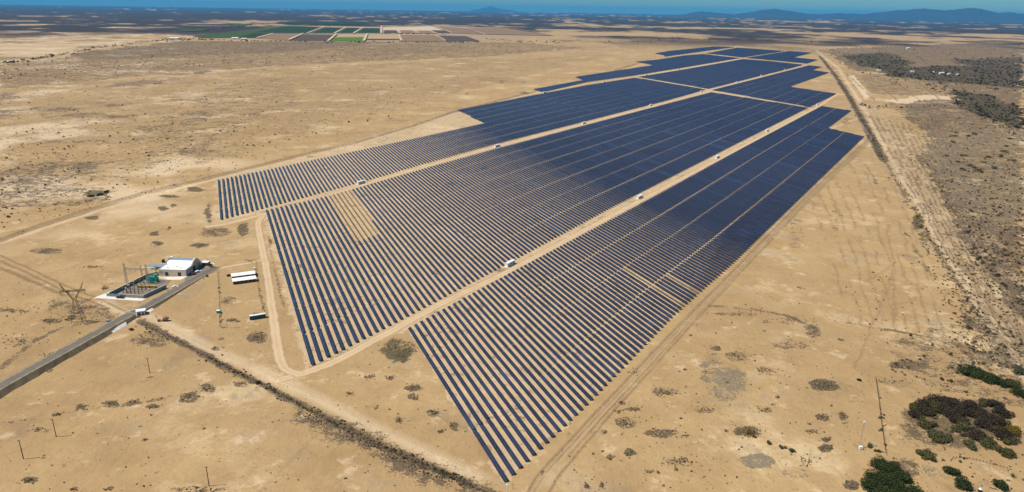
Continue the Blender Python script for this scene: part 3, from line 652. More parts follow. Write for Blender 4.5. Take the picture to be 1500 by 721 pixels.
TREES = [
 (1284, 704, 7.5, 5.2, 'leaf', 'dark green leafy tree beside the end of the thin wire fence'), (1300, 712, 9, 5.6, 'leaf', 'broad dark green tree in the middle of the bottom thicket'),
 (1318, 722, 9, 5.0, 'leaf', 'dark green tree at the bottom edge, right part of the thicket'), (1290, 726, 8, 5, 'leaf', 'dark green tree cut by the bottom edge below the wire fence'), (1341, 727, 7, 4.2, 'leaf', 'low green tree at the bottom edge beside pale rubble'),
 (1357, 669, 7.2, 3.6, 'olive', 'round olive green bush alone on the sandy path below the brown thicket'), (1394, 694, 5.6, 3.6, 'leaf', 'narrow green tree at the corner of the old brush fence'), (1409, 712, 7, 3.8, 'leaf', 'green tree between the brush fence corner and bottom edge'), (1467, 716, 6, 3.4, 'leaf', 'light green bushy tree at the bottom right by the white lidded drum'),
 (1415, 549, 9, 4.6, 'leaf', 'dark green tree at the left end of the long green hedge'), (1434, 552, 10, 5, 'leaf', 'dark green tree near the middle of the long green hedge'), (1455, 559, 10, 4.6, 'leaf', 'dark green tree right of middle in the long green hedge'), (1478, 566, 9, 4.6, 'olive', 'olive green tree towards the right end of the long hedge'), (1496, 580, 9, 5, 'leaf', 'green tree at the right edge below the long hedge'), (1494, 547, 7, 4, 'sage', 'pale sage green tree at the right edge above the hedge end'),
 (1354, 594, 9, 4.2, 'dusk', 'dark brown leafless thicket tree at upper left of the brown thicket'), (1375, 592, 10, 5.0, 'dusk', 'dark brown thicket tree, tallest along the upper edge'), (1395, 594, 9, 4.4, 'dusk', 'dark brown thicket tree right of the tallest along the upper edge'), (1338, 598, 6, 3, 'olive', 'low olive bush at the left tip of the brown thicket'),
 (1358, 624, 9, 3.6, 'olive', 'olive and brown bush on the left side of the brown thicket'), (1378, 645, 9, 3.4, 'olive', 'dull green bush at the bottom of the brown thicket'), (1424, 598, 8, 4, 'dusk', 'dark brown tree near the right end of the thicket upper edge'), (1440, 592, 6, 3.4, 'olive', 'round olive bush standing out above the brown thicket'), (1455, 594, 6, 3.4, 'dusk', 'purple brown twiggy bush right of the round olive bush'),
 (1444, 622, 10, 4.4, 'dusk', 'dark brown tree in the right half of the brown thicket'), (1428, 640, 9, 4, 'dusk', 'very dark tree low in the middle of the brown thicket'), (1466, 640, 9, 4, 'dusk', 'dark brown tree beside the yellow green bush'), (1486, 634, 8, 3.6, 'gold', 'yellow green bush at the right end of the brown thicket'), (1460, 630, 5, 3.2, 'gold', 'small ochre yellow bush inside the brown thicket'), (1420, 654, 6, 3, 'olive', 'green bush along the lower edge of the brown thicket'),
 (1472, 665, 7, 3.6, 'olive', 'grey green bush at the lower right of the brown thicket'), (1465, 606, 7, 3.4, 'dusk', 'grey brown twiggy tree on the right shoulder of the thicket'), (1398, 616, 8, 3.4, 'dusk', 'dark tree in the left centre of the brown thicket'), (1345, 612, 6, 2.6, 'dusk', 'small dark bush on the lower left edge of the brown thicket'),
 (1097, 634, 5.0, 2.2, 'gold', 'golden yellow shrub on the flat right of the solar field'), (1103, 640, 4.2, 1.6, 'gold', 'low ochre shrub touching the golden yellow shrub'), (1125, 650, 3.2, 1.6, 'olive', 'small yellow green shrub right of the golden shrub'), (1160, 662, 4.5, 2, 'olive', 'olive shrub at the end of the shrub line beyond the golden shrub'), (1146, 656, 3.6, 1.8, 'sage', 'grey green shrub between two olive shrubs on the flat'),
 (309.5, 391.5, 5.5, 4, 'leaf', 'round green tree at the right end of the control building'), (303, 405, 3.5, 1.6, 'olive', 'low olive shrub on the bank beside the asphalt road'), (146, 286, 7, 2.6, 'olive', 'olive bush clump on the open sand far left'), (133, 288, 6, 2.2, 'olive', 'low olive bush beside the clump on the open sand'), (156, 282, 6, 2.6, 'olive', 'olive bush at the right end of the clump on open sand'),
 (335, 404.5, 3.4, 2, 'leaf', 'dark bush at the left end of the white roofed sheds'), (374, 402, 3, 2.2, 'leaf', 'dark bush at the right end of the white roofed sheds'), (380, 561, 4, 2, 'leaf', 'green bush in the ditch left of the front perimeter road'), (193, 484, 4, 2, 'olive', 'olive bush below the concrete slab beside the asphalt road'), (1274, 655, 3.5, 2, 'olive', 'olive shrub beside the wire fence near the thin mast'), (1284, 661, 3, 1.6, 'olive', 'dark shrub at the foot of the wire fence near the mast'),
 (1258, 558, 3, 1.4, 'leaf', 'small dark green shrub at the top of the wire fence'), (1405, 537, 4, 1.8, 'leaf', 'dark shrub at the left end of the green hedge'), (1380, 556, 5, 1.8, 'sage', 'long sage shrub on the sand between hedge and thicket'), (1392, 560, 5, 1.8, 'olive', 'olive shrub on the sand between hedge and thicket'), (1420, 482, 4, 2, 'dusk', 'dark shrub alone on the right flat with a dark stain of litter'), (1343, 318, 5, 2.2, 'olive', 'olive green bush on the right ditch, upper of the green pair'), (1350, 334, 5, 2, 'olive', 'olive green bush on the right ditch, lower of the green pair'),

 (1366, 600, 9, 4.4, 'olive', 'olive brown tree in the second rank behind the upper left thicket edge'), (1386, 604, 9, 4.4, 'dusk', 'dark brown tree in the second rank below the tallest thicket tree'), (1406, 605, 9, 4, 'dusk', 'dark brown tree in the second rank near the thicket centre'), (1410, 630, 9, 3.6, 'olive', 'olive brown tree in the open hollow of the thicket'),
 (1436, 610, 9, 4, 'dusk', 'dark brown tree between the round olive bush and thicket middle'), (1352, 606, 8, 3.4, 'dusk', 'dark brown tree at the left shoulder of the thicket'), (1448, 652, 8, 3.4, 'olive', 'olive tree on the lower right edge of the brown thicket'), (1366, 636, 8, 3.0, 'olive', 'olive bush low on the left of the brown thicket'),
 (1480, 648, 8, 3.2, 'olive', 'olive tree below the yellow green bush in the thicket'), (1462, 620, 8, 3.6, 'dusk', 'dark tree above the ochre bush in the thicket'), (1425, 545, 9, 4.4, 'leaf', 'dark green tree second from the left of the long hedge'), (1445, 556, 9, 4.6, 'leaf', 'dark green tree in the exact middle of the long hedge'), (1466, 563, 9, 4.2, 'leaf', 'dark green tree fifth along the long hedge'),
 (1310, 700, 8, 4.6, 'leaf', 'dark green tree at the right shoulder of the bottom thicket'), (1278, 716, 8, 5, 'leaf', 'dark green tree at the left edge of the bottom thicket'),
]
for (px, py, w_, h_, m_, lab) in TREES + [(1291, 686, 8, 5, 'leaf', 'dark green tree at the very top of the bottom thicket'), (1305, 692, 8, 4.8, 'leaf', 'dark green tree second from the top of the bottom thicket'), (1325, 706, 8, 4.4, 'leaf', 'dark green tree along the upper right side of the bottom thicket')]:
    small = w_ < 5.6
    tree(px, py, w_ * (1.9 if m_ == 'dusk' else 1.45 if w_ > 5.6 else 1.1), h_ * (1.15 if m_ == 'dusk' else 1), M[m_], lab, 'desert_shrub' if small or 'bush' in lab or 'shrub' in lab else 'desert_tree', 520 if small else 3200, .24 if small else .34, 'shrub' if small or 'bush' in lab or 'shrub' in lab else 'tree', 5 if small else 14)

# scattered scrub: individuals where they show, the rest one mass
S = []     # px, py, width m, height m, mat, region
def scatter(poly, n, wr, mats, region):
    xs = [p[0] for p in poly]; ys = [p[1] for p in poly]; k = 0; tries = 0
    while k < n and tries < n * 20:
        tries += 1; x, y = random.uniform(min(xs), max(xs)), random.uniform(min(ys), max(ys))
        ins = False
        for a in range(len(poly)):
            x1, y1 = poly[a]; x2, y2 = poly[(a + 1) % len(poly)]
            if (y < y1) != (y < y2) and x < (x2 - x1) * (y - y1) / (y2 - y1) + x1: ins = not ins
        if not ins: continue
        w_ = random.uniform(*wr) * random.choice((.6, .8, 1, 1, 1.3)); S.append((x, y, w_, w_ * random.uniform(.35, .6), random.choice(mats), region)); k += 1
def along(pts, n, sp, wr, mats, region):
    for _ in range(n):
        a = random.randrange(len(pts) - 1); t_ = random.random(); x = pts[a][0] + (pts[a + 1][0] - pts[a][0]) * t_ + random.gauss(0, sp); y = pts[a][1] + (pts[a + 1][1] - pts[a][1]) * t_ + random.gauss(0, sp * .6)
        w_ = random.uniform(*wr); S.append((x, y, w_, w_ * random.uniform(.35, .6), random.choice(mats), region))
dryish = ['drybush', 'drybush', 'dusk', 'sage', 'olive']
scatter([(1345, 160), (1510, 150), (1510, 470), (1445, 420), (1395, 320), (1350, 240)], 900, (2.0, 4.2), dryish, 'scrubland right of the ditch')
for x, y in ((1400, 195), (1398, 200), (1418, 200), (1427, 197), (1397, 209), (1388, 229), (1408, 229), (1414, 229), (1420, 244), (1428, 246), (1448, 231), (1466, 230), (1470, 223), (1485, 236), (1404, 238), (1411, 250), (1456, 247), (1479, 204), (1432, 251), (1475, 215)):
    S.append((x, y, random.uniform(9, 14), random.uniform(3.2, 4.6), 'olive', 'grey flat right of the ditch, rounder than most'))
scatter([(1395, 132), (1450, 140), (1500, 160), (1510, 195), (1440, 175), (1400, 152)], 260, (5, 10), ['leaf', 'olive', 'dusk'], 'far thicket')
scatter([(1285, 101), (1400, 96), (1510, 108), (1510, 130), (1390, 121), (1300, 112)], 420, (6, 12), ['leaf', 'olive', 'dusk'], 'far thicket')
scatter([(1232, 82), (1300, 77), (1335, 92), (1320, 104), (1262, 98)], 260, (6, 12), ['leaf', 'olive'], 'far thicket')
scatter([(1395, 86), (1510, 82), (1510, 108), (1440, 108)], 200, (7, 12), ['dusk', 'leaf'], 'far thicket')
scatter([(1200, 66), (1510, 56), (1510, 140), (1330, 130), (1240, 104)], 500, (5, 10), ['dusk', 'olive', 'drybush'], 'far thicket')
scatter([(1300, 540), (1395, 480), (1500, 500), (1500, 560), (1400, 550), (1340, 560)], 110, (1.4, 3.0), dryish, 'sandy flat above the green hedge')
scatter([(1330, 570), (1400, 560), (1500, 590), (1500, 720), (1380, 700), (1340, 640)], 80, (1.0, 2.4), dryish, 'ground around the brown thicket')
scatter([(1230, 420), (1400, 330), (1480, 520), (1300, 520)], 110, (1.0, 2.4), dryish, 'sandy flat beside the right ditch')
scatter([(830, 690), (1000, 500), (1100, 420), (1230, 460), (1260, 700), (900, 721)], 90, (0.8, 2.0), dryish, 'sand right of the solar field')
along([(1205, 86), (1222, 108), (1246, 145), (1272, 192), (1296, 236)], 160, 3, (2.4, 4.5), ['dusk', 'olive', 'drybush'], 'vegetated ditch by the field corner')
along([(1296, 236), (1325, 285), (1360, 345), (1400, 410), (1450, 490)], 120, 6, (1.6, 3.4), dryish, 'long right ditch line')
along([(1260, 152), (1275, 158), (1330, 157), (1430, 152)], 60, 2, (3, 6), ['dusk', 'leaf'], 'far thicket')
along([(1340, 112), (1400, 145), (1500, 205)], 70, 4, (4, 7), ['dusk', 'olive'], 'far thicket')
along([(300, 522), (400, 572), (470, 608), (560, 652), (640, 688), (700, 712)], 150, 5, (0.9, 2.2), ['drybush', 'olive', 'dusk'], 'overgrown ditch at the lower left')
along([(1288, 580), (1293, 620), (1297, 655)], 14, 3, (1.2, 2.4), ['dusk', 'olive'], 'wire fence at the lower right')
along([(205, 480), (260, 500)], 14, 5, (1.0, 2.2), ['olive', 'drybush'], 'bank below the concrete slab')
along([(232, 440), (262, 425), (300, 408)], 18, 1.5, (1.0, 1.8), ['olive', 'drybush'], 'grassy bank of the asphalt road')
along([(320, 400), (322, 440), (323, 478)], 16, 1.2, (.8, 1.8), ['drybush', 'olive'], 'left fence of the shed yard')
along([(376, 405), (381, 430), (388, 460)], 16, 1.2, (.8, 1.8), ['drybush', 'olive'], 'right fence of the shed yard')
scatter([(0, 400), (150, 440), (200, 480), (0, 560)], 30, (.8, 1.8), ['drybush', 'olive'], 'rough ground around the pylon')
scatter([(0, 120), (300, 100), (760, 80), (930, 90), (700, 140), (500, 190), (300, 240), (0, 330)], 420, (2.0, 5), ['drybush', 'drybush', 'olive', 'dusk'], 'open desert left of the field')
scatter([(0, 92), (270, 60), (760, 62), (880, 72), (600, 86), (250, 100), (0, 122)], 900, (3, 7), ['dusk', 'drybush', 'dusk', 'olive'], 'far thicket')
along([(0, 93), (60, 86), (140, 70), (230, 60), (300, 56)], 140, 2, (7, 14), ['dusk', 'olive'], 'far thicket')
along([(275, 58), (330, 59.5), (430, 61), (490, 62), (600, 62.5), (700, 62.5)], 120, .8, (7, 16), ['leaf', 'dusk'], 'far thicket')
along([(562, 49.4), (664, 50.6)], 60, .35, (10, 18), ['leaf', 'dusk'], 'far thicket')
along([(700, 56), (760, 61), (830, 63)], 50, 1.5, (8, 14), ['leaf', 'dusk'], 'far thicket')
along([(300, 45), (345, 40), (400, 34)], 40, .8, (10, 18), ['leaf', 'dusk'], 'far thicket')
along([(880, 63), (1000, 56), (1200, 62)], 60, 3, (8, 14), ['leaf', 'dusk'], 'far thicket')
scatter([(0, 600), (330, 560), (480, 640), (640, 721), (0, 721)], 40, (.6, 1.5), ['drybush', 'drybush', 'dusk'], 'bare sand at the lower left')
scatter([(450, 560), (580, 500), (700, 690)], 26, (.7, 1.6), ['drybush', 'olive'], 'sand before the front corner of the field')
for b in BL:
    if b[4] >= .8 and b[1] < 660 or b[4] > .83:
        for _ in range(max(1, int(b[2] / 4))):
            w_ = random.uniform(.8, 1.8); S.append((b[0] + random.gauss(0, b[2] * .45), b[1] + random.gauss(0, b[3] * .4), w_, w_ * .45, random.choice(['drybush', 'olive' if b[5] else 'drybush', 'sage']), 'dead grass patches'))
for b in BL:
    for _ in range(int(min(40, b[2] * b[3] * .25 + 6))):
        w_ = random.uniform(.5, 1.2); S.append((b[0] + random.gauss(0, b[2] * .5), b[1] + random.gauss(0, b[3] * .5), w_, w_ * .5, random.choice(['drybush', 'sage', 'drybush', 'olive']), 'dead grass patches'))
scatter([(-20, 340), (500, 560), (760, 740), (-20, 740)], 260, (.35, .9), ['drybush', 'sage', 'dusk'], 'bare sand at the lower left')
scatter([(800, 700), (1080, 410), (1260, 210), (1520, 400), (1520, 740), (820, 740)], 800, (.4, 1.1), ['drybush', 'sage', 'dusk'], 'sand right of the solar field')
scatter([(0, 120), (760, 80), (930, 90), (600, 180), (310, 260), (0, 340)], 1500, (1.0, 2.6), ['drybush', 'sage', 'dusk'], 'open desert left of the field')
scatter([(1320, 160), (1510, 150), (1510, 560), (1400, 500), (1330, 300)], 1800, (1.2, 2.6), dryish, 'scrubland right of the ditch')
along([(205, 472), (262, 500), (340, 542), (400, 572), (470, 610), (560, 655), (640, 690), (720, 725)], 900, 2.0, (.4, 1.1), ['drybush', 'sage', 'drybush', 'olive'], 'overgrown ditch at the lower left')
along([(440, 606), (520, 640), (600, 680), (690, 714)], 500, 6, (.5, 1.2), ['drybush', 'sage', 'drybush'], 'overgrown ditch at the lower left')
def psize(s):
    p = at(s[0], max(s[1], 30)); return s[2] / p.length
S = [s for s in S if s[1] > 30]
ROADGUARD = [at(*p[:2]) for p in ROAD_D + ROAD_C]
S.sort(key=psize, reverse=True)
INFRAME = [s for s in S if 0 < s[0] < 1500 and s[1] < 719]
IND = INFRAME[:280]; indset = set(id(s) for s in IND)
KINDWORD = {'drybush': 'dry brown', 'olive': 'olive green', 'leaf': 'dark green', 'dusk': 'dark twiggy', 'sage': 'grey green', 'gold': 'yellow'}
for s in IND:
    p = at(s[0], s[1]); o = link('desert_bush', BUSH[(random.randrange(6), s[4])])
    o.location = p; o.rotation_euler = (0, 0, random.uniform(0, 6.28)); o.scale = (s[2] / 2, s[2] / 2, s[3] / 1.1)
    tag(o, '%s desert bush in the %s' % (KINDWORD[s[4]], s[5]) if s[5] != 'dead grass patches' else '%s low tuft growing in one of the dead grass patches' % KINDWORD[s[4]], 'bush', '%s bushes, %s' % (KINDWORD[s[4]], s[5]))
rest = {}
for s in S:
    if id(s) in indset: continue
    p = at(s[0], s[1]); V = FARB[random.randrange(5)]; a = random.uniform(0, 6.28); ca, sa = math.cos(a) * s[2] / 2, math.sin(a) * s[2] / 2
    rest.setdefault(s[4], []).append(np.stack([V[:, 0] * ca - V[:, 1] * sa + p.x, V[:, 0] * sa + V[:, 1] * ca + p.y, V[:, 2] * s[3] / 1.1], 1))
NM = {'drybush': 'dry_scrub', 'olive': 'olive_scrub', 'leaf': 'green_scrub', 'dusk': 'dark_scrub', 'sage': 'sage_scrub', 'gold': 'yellow_scrub'}
for k, Vs in rest.items():
    V = np.concatenate(Vs); tag(link(NM[k], np_mesh(NM[k], V, np.arange(len(V)).reshape(-1, 4), M[k])), 'scattered %s desert scrub spread over the plain' % KINDWORD[k], 'scrub', kind='stuff')

# ------------------------------------------------------------------ the solar field
ROW_AZ = rad(-23.0); UX, UY = math.sin(ROW_AZ), math.cos(ROW_AZ); NX, NY = math.cos(ROW_AZ), -math.sin(ROW_AZ)
PITCHM, CHORD, AXLE, TILT = 4.93, 2.1, 1.05, rad(21.0)
BLOCKS = {
 'right': [(598, 483), (739, 709), (800, 651), (862, 591.5), (985, 465), (1080, 381), (1266, 201), (1213, 188.5), (1247, 163), (1203.6, 156.2), (1080, 222), (910, 315), (745.7, 402.5), (640, 460)],
 'middle': [(385, 310.5), (448, 541), (493, 518), (579, 473.5), (727, 395.5), (900, 303), (1080, 211), (1184, 158.6), (1111, 146.8), (1042, 135.8), (980, 152), (860, 183.5), (722, 220), (620, 248.5), (530, 275), (460, 293.5)],
 'farright': [(1043, 132.5), (1112, 144.6), (1186, 157.6), (1225.5, 138), (1157, 127.6), (1215, 107), (1190, 103), (1204.7, 98.5), (1185, 96.2), (1112, 115)],
 'left': [(313, 266), (322, 323), (400, 302), (456, 287), (530, 267), (620, 241), (722, 213), (858, 178.5), (980, 147.2), (1034, 132), (980, 122.4), (930, 114.4), (860, 125.5), (783, 140), (725, 151), (668.8, 162), (709.6, 181.2), (600, 205.5), (500, 227), (400, 248)],
 'farmid': [(935, 113.2), (985, 121.8), (1038, 130.8), (1112, 112.2), (1178, 95.4), (1130, 90.2), (1088, 87), (1000, 102.6)],
 'fartop': [(1092, 85.2), (1132, 88.8), (1182, 93.6), (1198.4, 88), (1163, 84.5), (1190, 77.7), (1155, 75.2)],
 'upper': [(794.8, 136), (860, 120.8), (930, 111), (1000, 99.8), (1084, 85.6), (1030, 79.6), (1000, 82), (961.6, 88), (930.4, 90.8), (956.8, 96), (841.6, 113.3), (854.3, 118), (780.4, 131.3)],
 'uppertop': [(1034, 78.6), (1088, 84.6), (1150, 75.2), (1080, 70.2)],
 'topleft': [(973.6, 83.6), (1000, 79.8), (1040, 74.2), (1077, 69.2), (1044.5, 68.7), (980, 75), (959, 78.7), (973, 81.5)],
}
SEGS = []    # block, row index, seg index, nseg, centre, length
for name, poly in BLOCKS.items():
    W = [at2(*p) for p in poly]
    nn = [x * NX + y * NY for x, y in W]; tt = [x * UX + y * UY for x, y in W]
    first = {'right': 99.9, 'middle': 29.5}.get(name, min(nn) + .5)
    k = 0; first_l = first
    while first + k * PITCHM < max(nn):
        c = first + k * PITCHM; xs = []
        for a in range(len(W)):
            b = (a + 1) % len(W)
            if (nn[a] < c) != (nn[b] < c): xs.append(tt[a] + (tt[b] - tt[a]) * (c - nn[a]) / (nn[b] - nn[a]))
        xs.sort()
        for t0, t1 in zip(xs[::2], xs[1::2]):
            L = t1 - t0
            if L < 8 or (name == 'left' and k < 3 and L < 90): continue
            ns = max(1, round(L / 42.5)); sl_ = L / ns
            for s in range(ns):
                gap = 1.0 if s % 2 == 0 else 2.4
                a0 = t0 + s * sl_ + (0 if s == 0 else gap * .5); a1 = t0 + (s + 1) * sl_ - (.0 if s == ns - 1 else .5)
                tc = (a0 + a1) / 2
                SEGS.append((name, k, s, ns, (NX * c + UX * tc, NY * c + UY * tc), a1 - a0))
        k += 1
def pix(p, z=1.5):
    d = Vector((p[0], p[1], z - H)); w_ = d.dot(f0); return CX + F * d.dot(R_) / w_, CY - F * d.dot(U_) / w_
def shown(sg):
    (x, y), L = sg[4], sg[5]; a = pix((x - UX * L / 2, y - UY * L / 2)); b = pix((x + UX * L / 2, y + UY * L / 2)); d = math.sqrt(x * x + y * y + H * H)
    return math.hypot(a[0] - b[0], a[1] - b[1]) * CHORD / d
order = sorted(range(len(SEGS)), key=lambda q: -shown(SEGS[q]))
BARE = set()
barepoly = [(478, 288), (513, 279), (560, 343), (521, 356)]
for q, sg in enumerate(SEGS):
    u_, v_ = pix(sg[4]); ins = False
    for a in range(4):
        x1, y1 = barepoly[a]; x2, y2 = barepoly[(a + 1) % 4]
        if (v_ < y1) != (v_ < y2) and u_ < (x2 - x1) * (v_ - y1) / (y2 - y1) + x1: ins = not ins
    if ins and sg[0] == 'middle': BARE.add(q)
for tx, ty in ((933, 409), (981, 439), (1003, 421)):
    q = min(range(len(SEGS)), key=lambda k_: (pix(SEGS[k_][4])[0] - tx) ** 2 + (pix(SEGS[k_][4])[1] - ty) ** 2 if SEGS[k_][0] == 'right' else 1e9); BARE.add(q)
single = set(order[:300]) | set(q for q in BARE if False)
def panel_mesh(L):
    b = MB(); n = max(2, round(L / 7)); UVs = []
    st = L / n
    for k in range(n):
        y0, y1 = -L / 2 + k * st + .04, -L / 2 + (k + 1) * st - .04; h = CHORD / 2; dz = random.uniform(-.012, .012)
        b.box((0, (y0 + y1) / 2, dz), (CHORD, y1 - y0, .05))
        UVs += [(0, 0)] * 4 + [(y0, 0), (y0, 1), (y1, 1), (y1, 0)] + [(0, 0)] * 16
        # top face vertex order: (-x,-y) (x,-y) (x,y) (-x,y)
        UVs[-20:-16] = [(y0, 0), (y0, 1), (y1, 1), (y1, 0)]
    me = b.mesh('solar_panel', M['cells']); l = me.uv_layers.new(name='UVMap')
    for k, uv in enumerate(UVs): l.data[k].uv = uv
    return me
def frame_mesh(L):
    b = MB(); b.tube((0, -L / 2 - .25, 0), (0, L / 2 + .25, 0), .09, n=6)
    n = max(3, round(L / 6.5))
    for k in range(n):
        y = -L / 2 + .6 + k * (L - 1.2) / (n - 1); b.box((0, y, -AXLE / 2 - .06), (.14, .14, AXLE - .02))
    return b.mesh('support_frame', M['steel'])
def rib_mesh(L):
    b = MB(); b.tube((0, -L / 2 - .25, 0), (0, L / 2 + .25, 0), .22, n=6)
    for x in (-.62, .62): b.box((x, 0, .2), (.26, L, .12))  # dark rail pair added to draw the shadow lines along the bare frame
    n = max(3, round(L / 6.5))
    for k in range(n):
        y = -L / 2 + .6 + k * (L - 1.2) / (n - 1); b.box((0, y, -AXLE / 2 - .06), (.3, .3, AXLE - .02))
    return b.mesh('support_frame', M['rust'])
PM, FMm, RM = {}, {}, {}
bx_ = MB().box((0, 0, -.35), (.5, .7, .5)); BOXM = bx_.mesh('drive_motor', M['dark_steel'])
def ordw(n):
    w_ = ['first', 'second', 'third', 'fourth', 'fifth', 'sixth', 'seventh', 'eighth', 'ninth', 'tenth']
    if n <= 10: return w_[n - 1]
    return '%d%s' % (n, 'th' if 10 < n % 100 < 14 else {1: 'st', 2: 'nd', 3: 'rd'}.get(n % 10, 'th'))
GROUPS = {'right': 'solar tracker tables in the right-hand block', 'middle': 'solar tracker tables in the middle block', 'left': 'solar tracker tables in the left block'}
BN = {'right': 'right-hand block', 'middle': 'middle block', 'left': 'left block'}
def seglabel(sg, bare):
    name, k, s, ns = sg[:4]
    if name == 'right':
        w_ = 'end beside the outer track' if s == 0 else 'end beside the central road' if s == ns - 1 else '%s length from the outer track' % ordw(s + 1)
    elif name == 'middle':
        w_ = 'end beside the central road' if s == 0 else 'end beside the upper road' if s == ns - 1 else '%s length from the central road' % ordw(s + 1)
    else:
        w_ = 'end beside the upper road' if s == 0 else '%s length from the upper road' % ordw(s + 1)
    return '%s, %s row of the %s, %s' % ('bare tracker frame' if bare else 'blue solar table', ordw(k + 1), BN[name], w_)
for q in order[:300] + [b for b in BARE if b not in single]:
    sg = SEGS[q]; bare = q in BARE; key = round(sg[5] * 2) / 2
    t = thing('solar_tracker', seglabel(sg, bare), 'solar tracker', (sg[4][0], sg[4][1], 0), -ROW_AZ, GROUPS[sg[0]])
    if bare:
        if key not in RM: RM[key] = rib_mesh(key)
        o = link('support_frame', RM[key], t); o.location = (0, 0, AXLE)
    else:
        if key not in PM: PM[key] = [panel_mesh(key), panel_mesh(key)]; FMm[key] = frame_mesh(key)
        o = link('solar_panel', random.choice(PM[key]), t); o.location = (0, 0, AXLE + .16); o.rotation_euler = (0, -TILT + rad(random.gauss(0, 1.2)), 0)
        o.scale = (1, sg[5] / key, 1)
        o = link('support_frame', FMm[key], t); o.location = (0, 0, AXLE)
    o = link('drive_motor', BOXM, t); o.location = (0, 0, AXLE)
done = single | BARE
PV, PQ, PU = [], [], []
restseg = [sg for q, sg in enumerate(SEGS) if q not in done]
c_ = np.array([s[4] for s in restseg]); L_ = np.array([s[5] for s in restseg]); n_ = len(c_)
tl = TILT + np.radians(RNG.normal(0, 1.2, n_)); hc = CHORD / 2
corner = []
for sx, sy in ((-1, -1), (1, -1), (1, 1), (-1, 1)):
    for dz in (-.03, .03):
        lx = sx * hc * np.cos(tl) ; z = AXLE + .14 + sx * hc * np.sin(tl) + dz; ly = sy * L_ / 2
        corner.append(np.stack([c_[:, 0] + NX * lx + UX * ly, c_[:, 1] + NY * lx + UY * ly, z], 1))
V = np.stack(corner, 1).reshape(-1, 3)    # 8 per seg: (0b,0t,1b,1t,2b,2t,3b,3t)
fq = np.array([(1, 3, 5, 7), (0, 6, 4, 2), (0, 2, 3, 1), (2, 4, 5, 3), (4, 6, 7, 5), (6, 0, 1, 7)])
Q = (np.arange(n_)[:, None, None] * 8 + fq[None]).reshape(-1, 4)
uv = np.zeros((n_, 6, 4, 2), np.float32); uv[:, 0, 1, 1] = 1; uv[:, 0, 2, 1] = 1; uv[:, 0, 2, 0] = L_; uv[:, 0, 3, 0] = L_
tag(link('solar_trackers', np_mesh('solar_trackers', V, Q, M['cells'], uv.reshape(-1, 2))), 'mass of distant dark blue solar panel rows filling the field towards the horizon', 'solar panels', kind='stuff')
print('segments', len(SEGS), 'rest', n_)

# ------------------------------------------------------------------ inverter stations along the roads
def inverter(px, py, az_, label, L=11.5):
    t = thing('inverter_station', label, 'inverter', at(px, py), rad(90 - az_), 'white inverter stations beside the field roads')
    MB().box((0, 0, .15), (L + 1.2, 4.0, .3)).build('base_slab', M['concrete'], t)
    MB().box((0, 0, 1.75), (L, 2.5, 2.9)).build('body', M['white'], t)
    r = MB(); r.prism_x([(-1.55, 3.22), (1.55, 3.22), (1.55, 3.32), (0, 3.62), (-1.55, 3.32)], -L / 2 - .25, L / 2 + .25); r.build('roof', M['white'], t)
    for k in range(4): MB().box((-L * .32 + k * L * .17, -1.27, 1.75), (L * .11, .06, 1.7)).build('vent_panel', M['steelblue'], t)
    d = MB().box((L * .38, -1.27, 1.5), (1.6, .07, 2.2)).build('door', M['dark_steel'], t)
    MB().box((L * .38 + .5, -1.34, 1.5), (.08, .08, .3)).build('handle', M['steel'], d)
    return t
AZR = 33
for px, py, lab in ((747, 388.5, 'white inverter cabin beside the central road, nearest and largest of all'), (528.5, 269.2, 'white inverter cabin on the upper road beside the bare frames'), (936.5, 290.5, 'white inverter cabin, second along the central road from the front'),
                    (728, 215.2, 'white inverter cabin on the upper road, second from the front'), (1050.5, 231.5, 'white inverter cabin, third along the central road from the front'), (855, 181.5, 'white inverter cabin on the upper road, third from the front'),
                    (1123.5, 192.5, 'white inverter cabin, fourth along the central road from the front'), (953, 155, 'white inverter cabin on the upper road before the first crossing'), (1197, 154.6, 'white inverter cabin on the central road at the far right crossing'),
                    (1027, 135, 'white inverter cabin at the first road crossing'), (1079, 121.2, 'white inverter cabin on the upper road just past the first crossing'), (1115, 111.4, 'white inverter cabin on the upper road, second past the first crossing'), (1149, 102.6, 'white inverter cabin on the upper road, third past the first crossing'), (1176, 96.2, 'white inverter cabin at the far end of the upper road'),
                    (797.5, 136.3, 'white inverter cabin at the near end of the third road'), (884.5, 121, 'white inverter cabin on the third road, second from its near end'), (946.5, 110.5, 'white inverter cabin on the third road, third from its near end'), (994.5, 102.2, 'white inverter cabin on the third road before the second crossing'), (1036.5, 94.6, 'white inverter cabin on the third road just before the second crossing'), (1069.5, 89, 'white inverter cabin on the third road at the second crossing'), (1100, 83.6, 'white inverter cabin on the third road past the second crossing'), (1145, 76, 'white inverter cabin at the far end of the third road'),
                    (1005, 79.8, 'white inverter cabin on the farthest road, nearest of its line'), (1036, 75.4, 'white inverter cabin on the farthest road, middle of its line'), (1062, 72, 'white inverter cabin on the farthest road, last but one'), (1078, 70, 'white inverter cabin at the very far end of the farthest road')):
    inverter(px, py, AZR if py < 300 or px > 700 else 30, lab, 11.0 if py > 240 else 12)

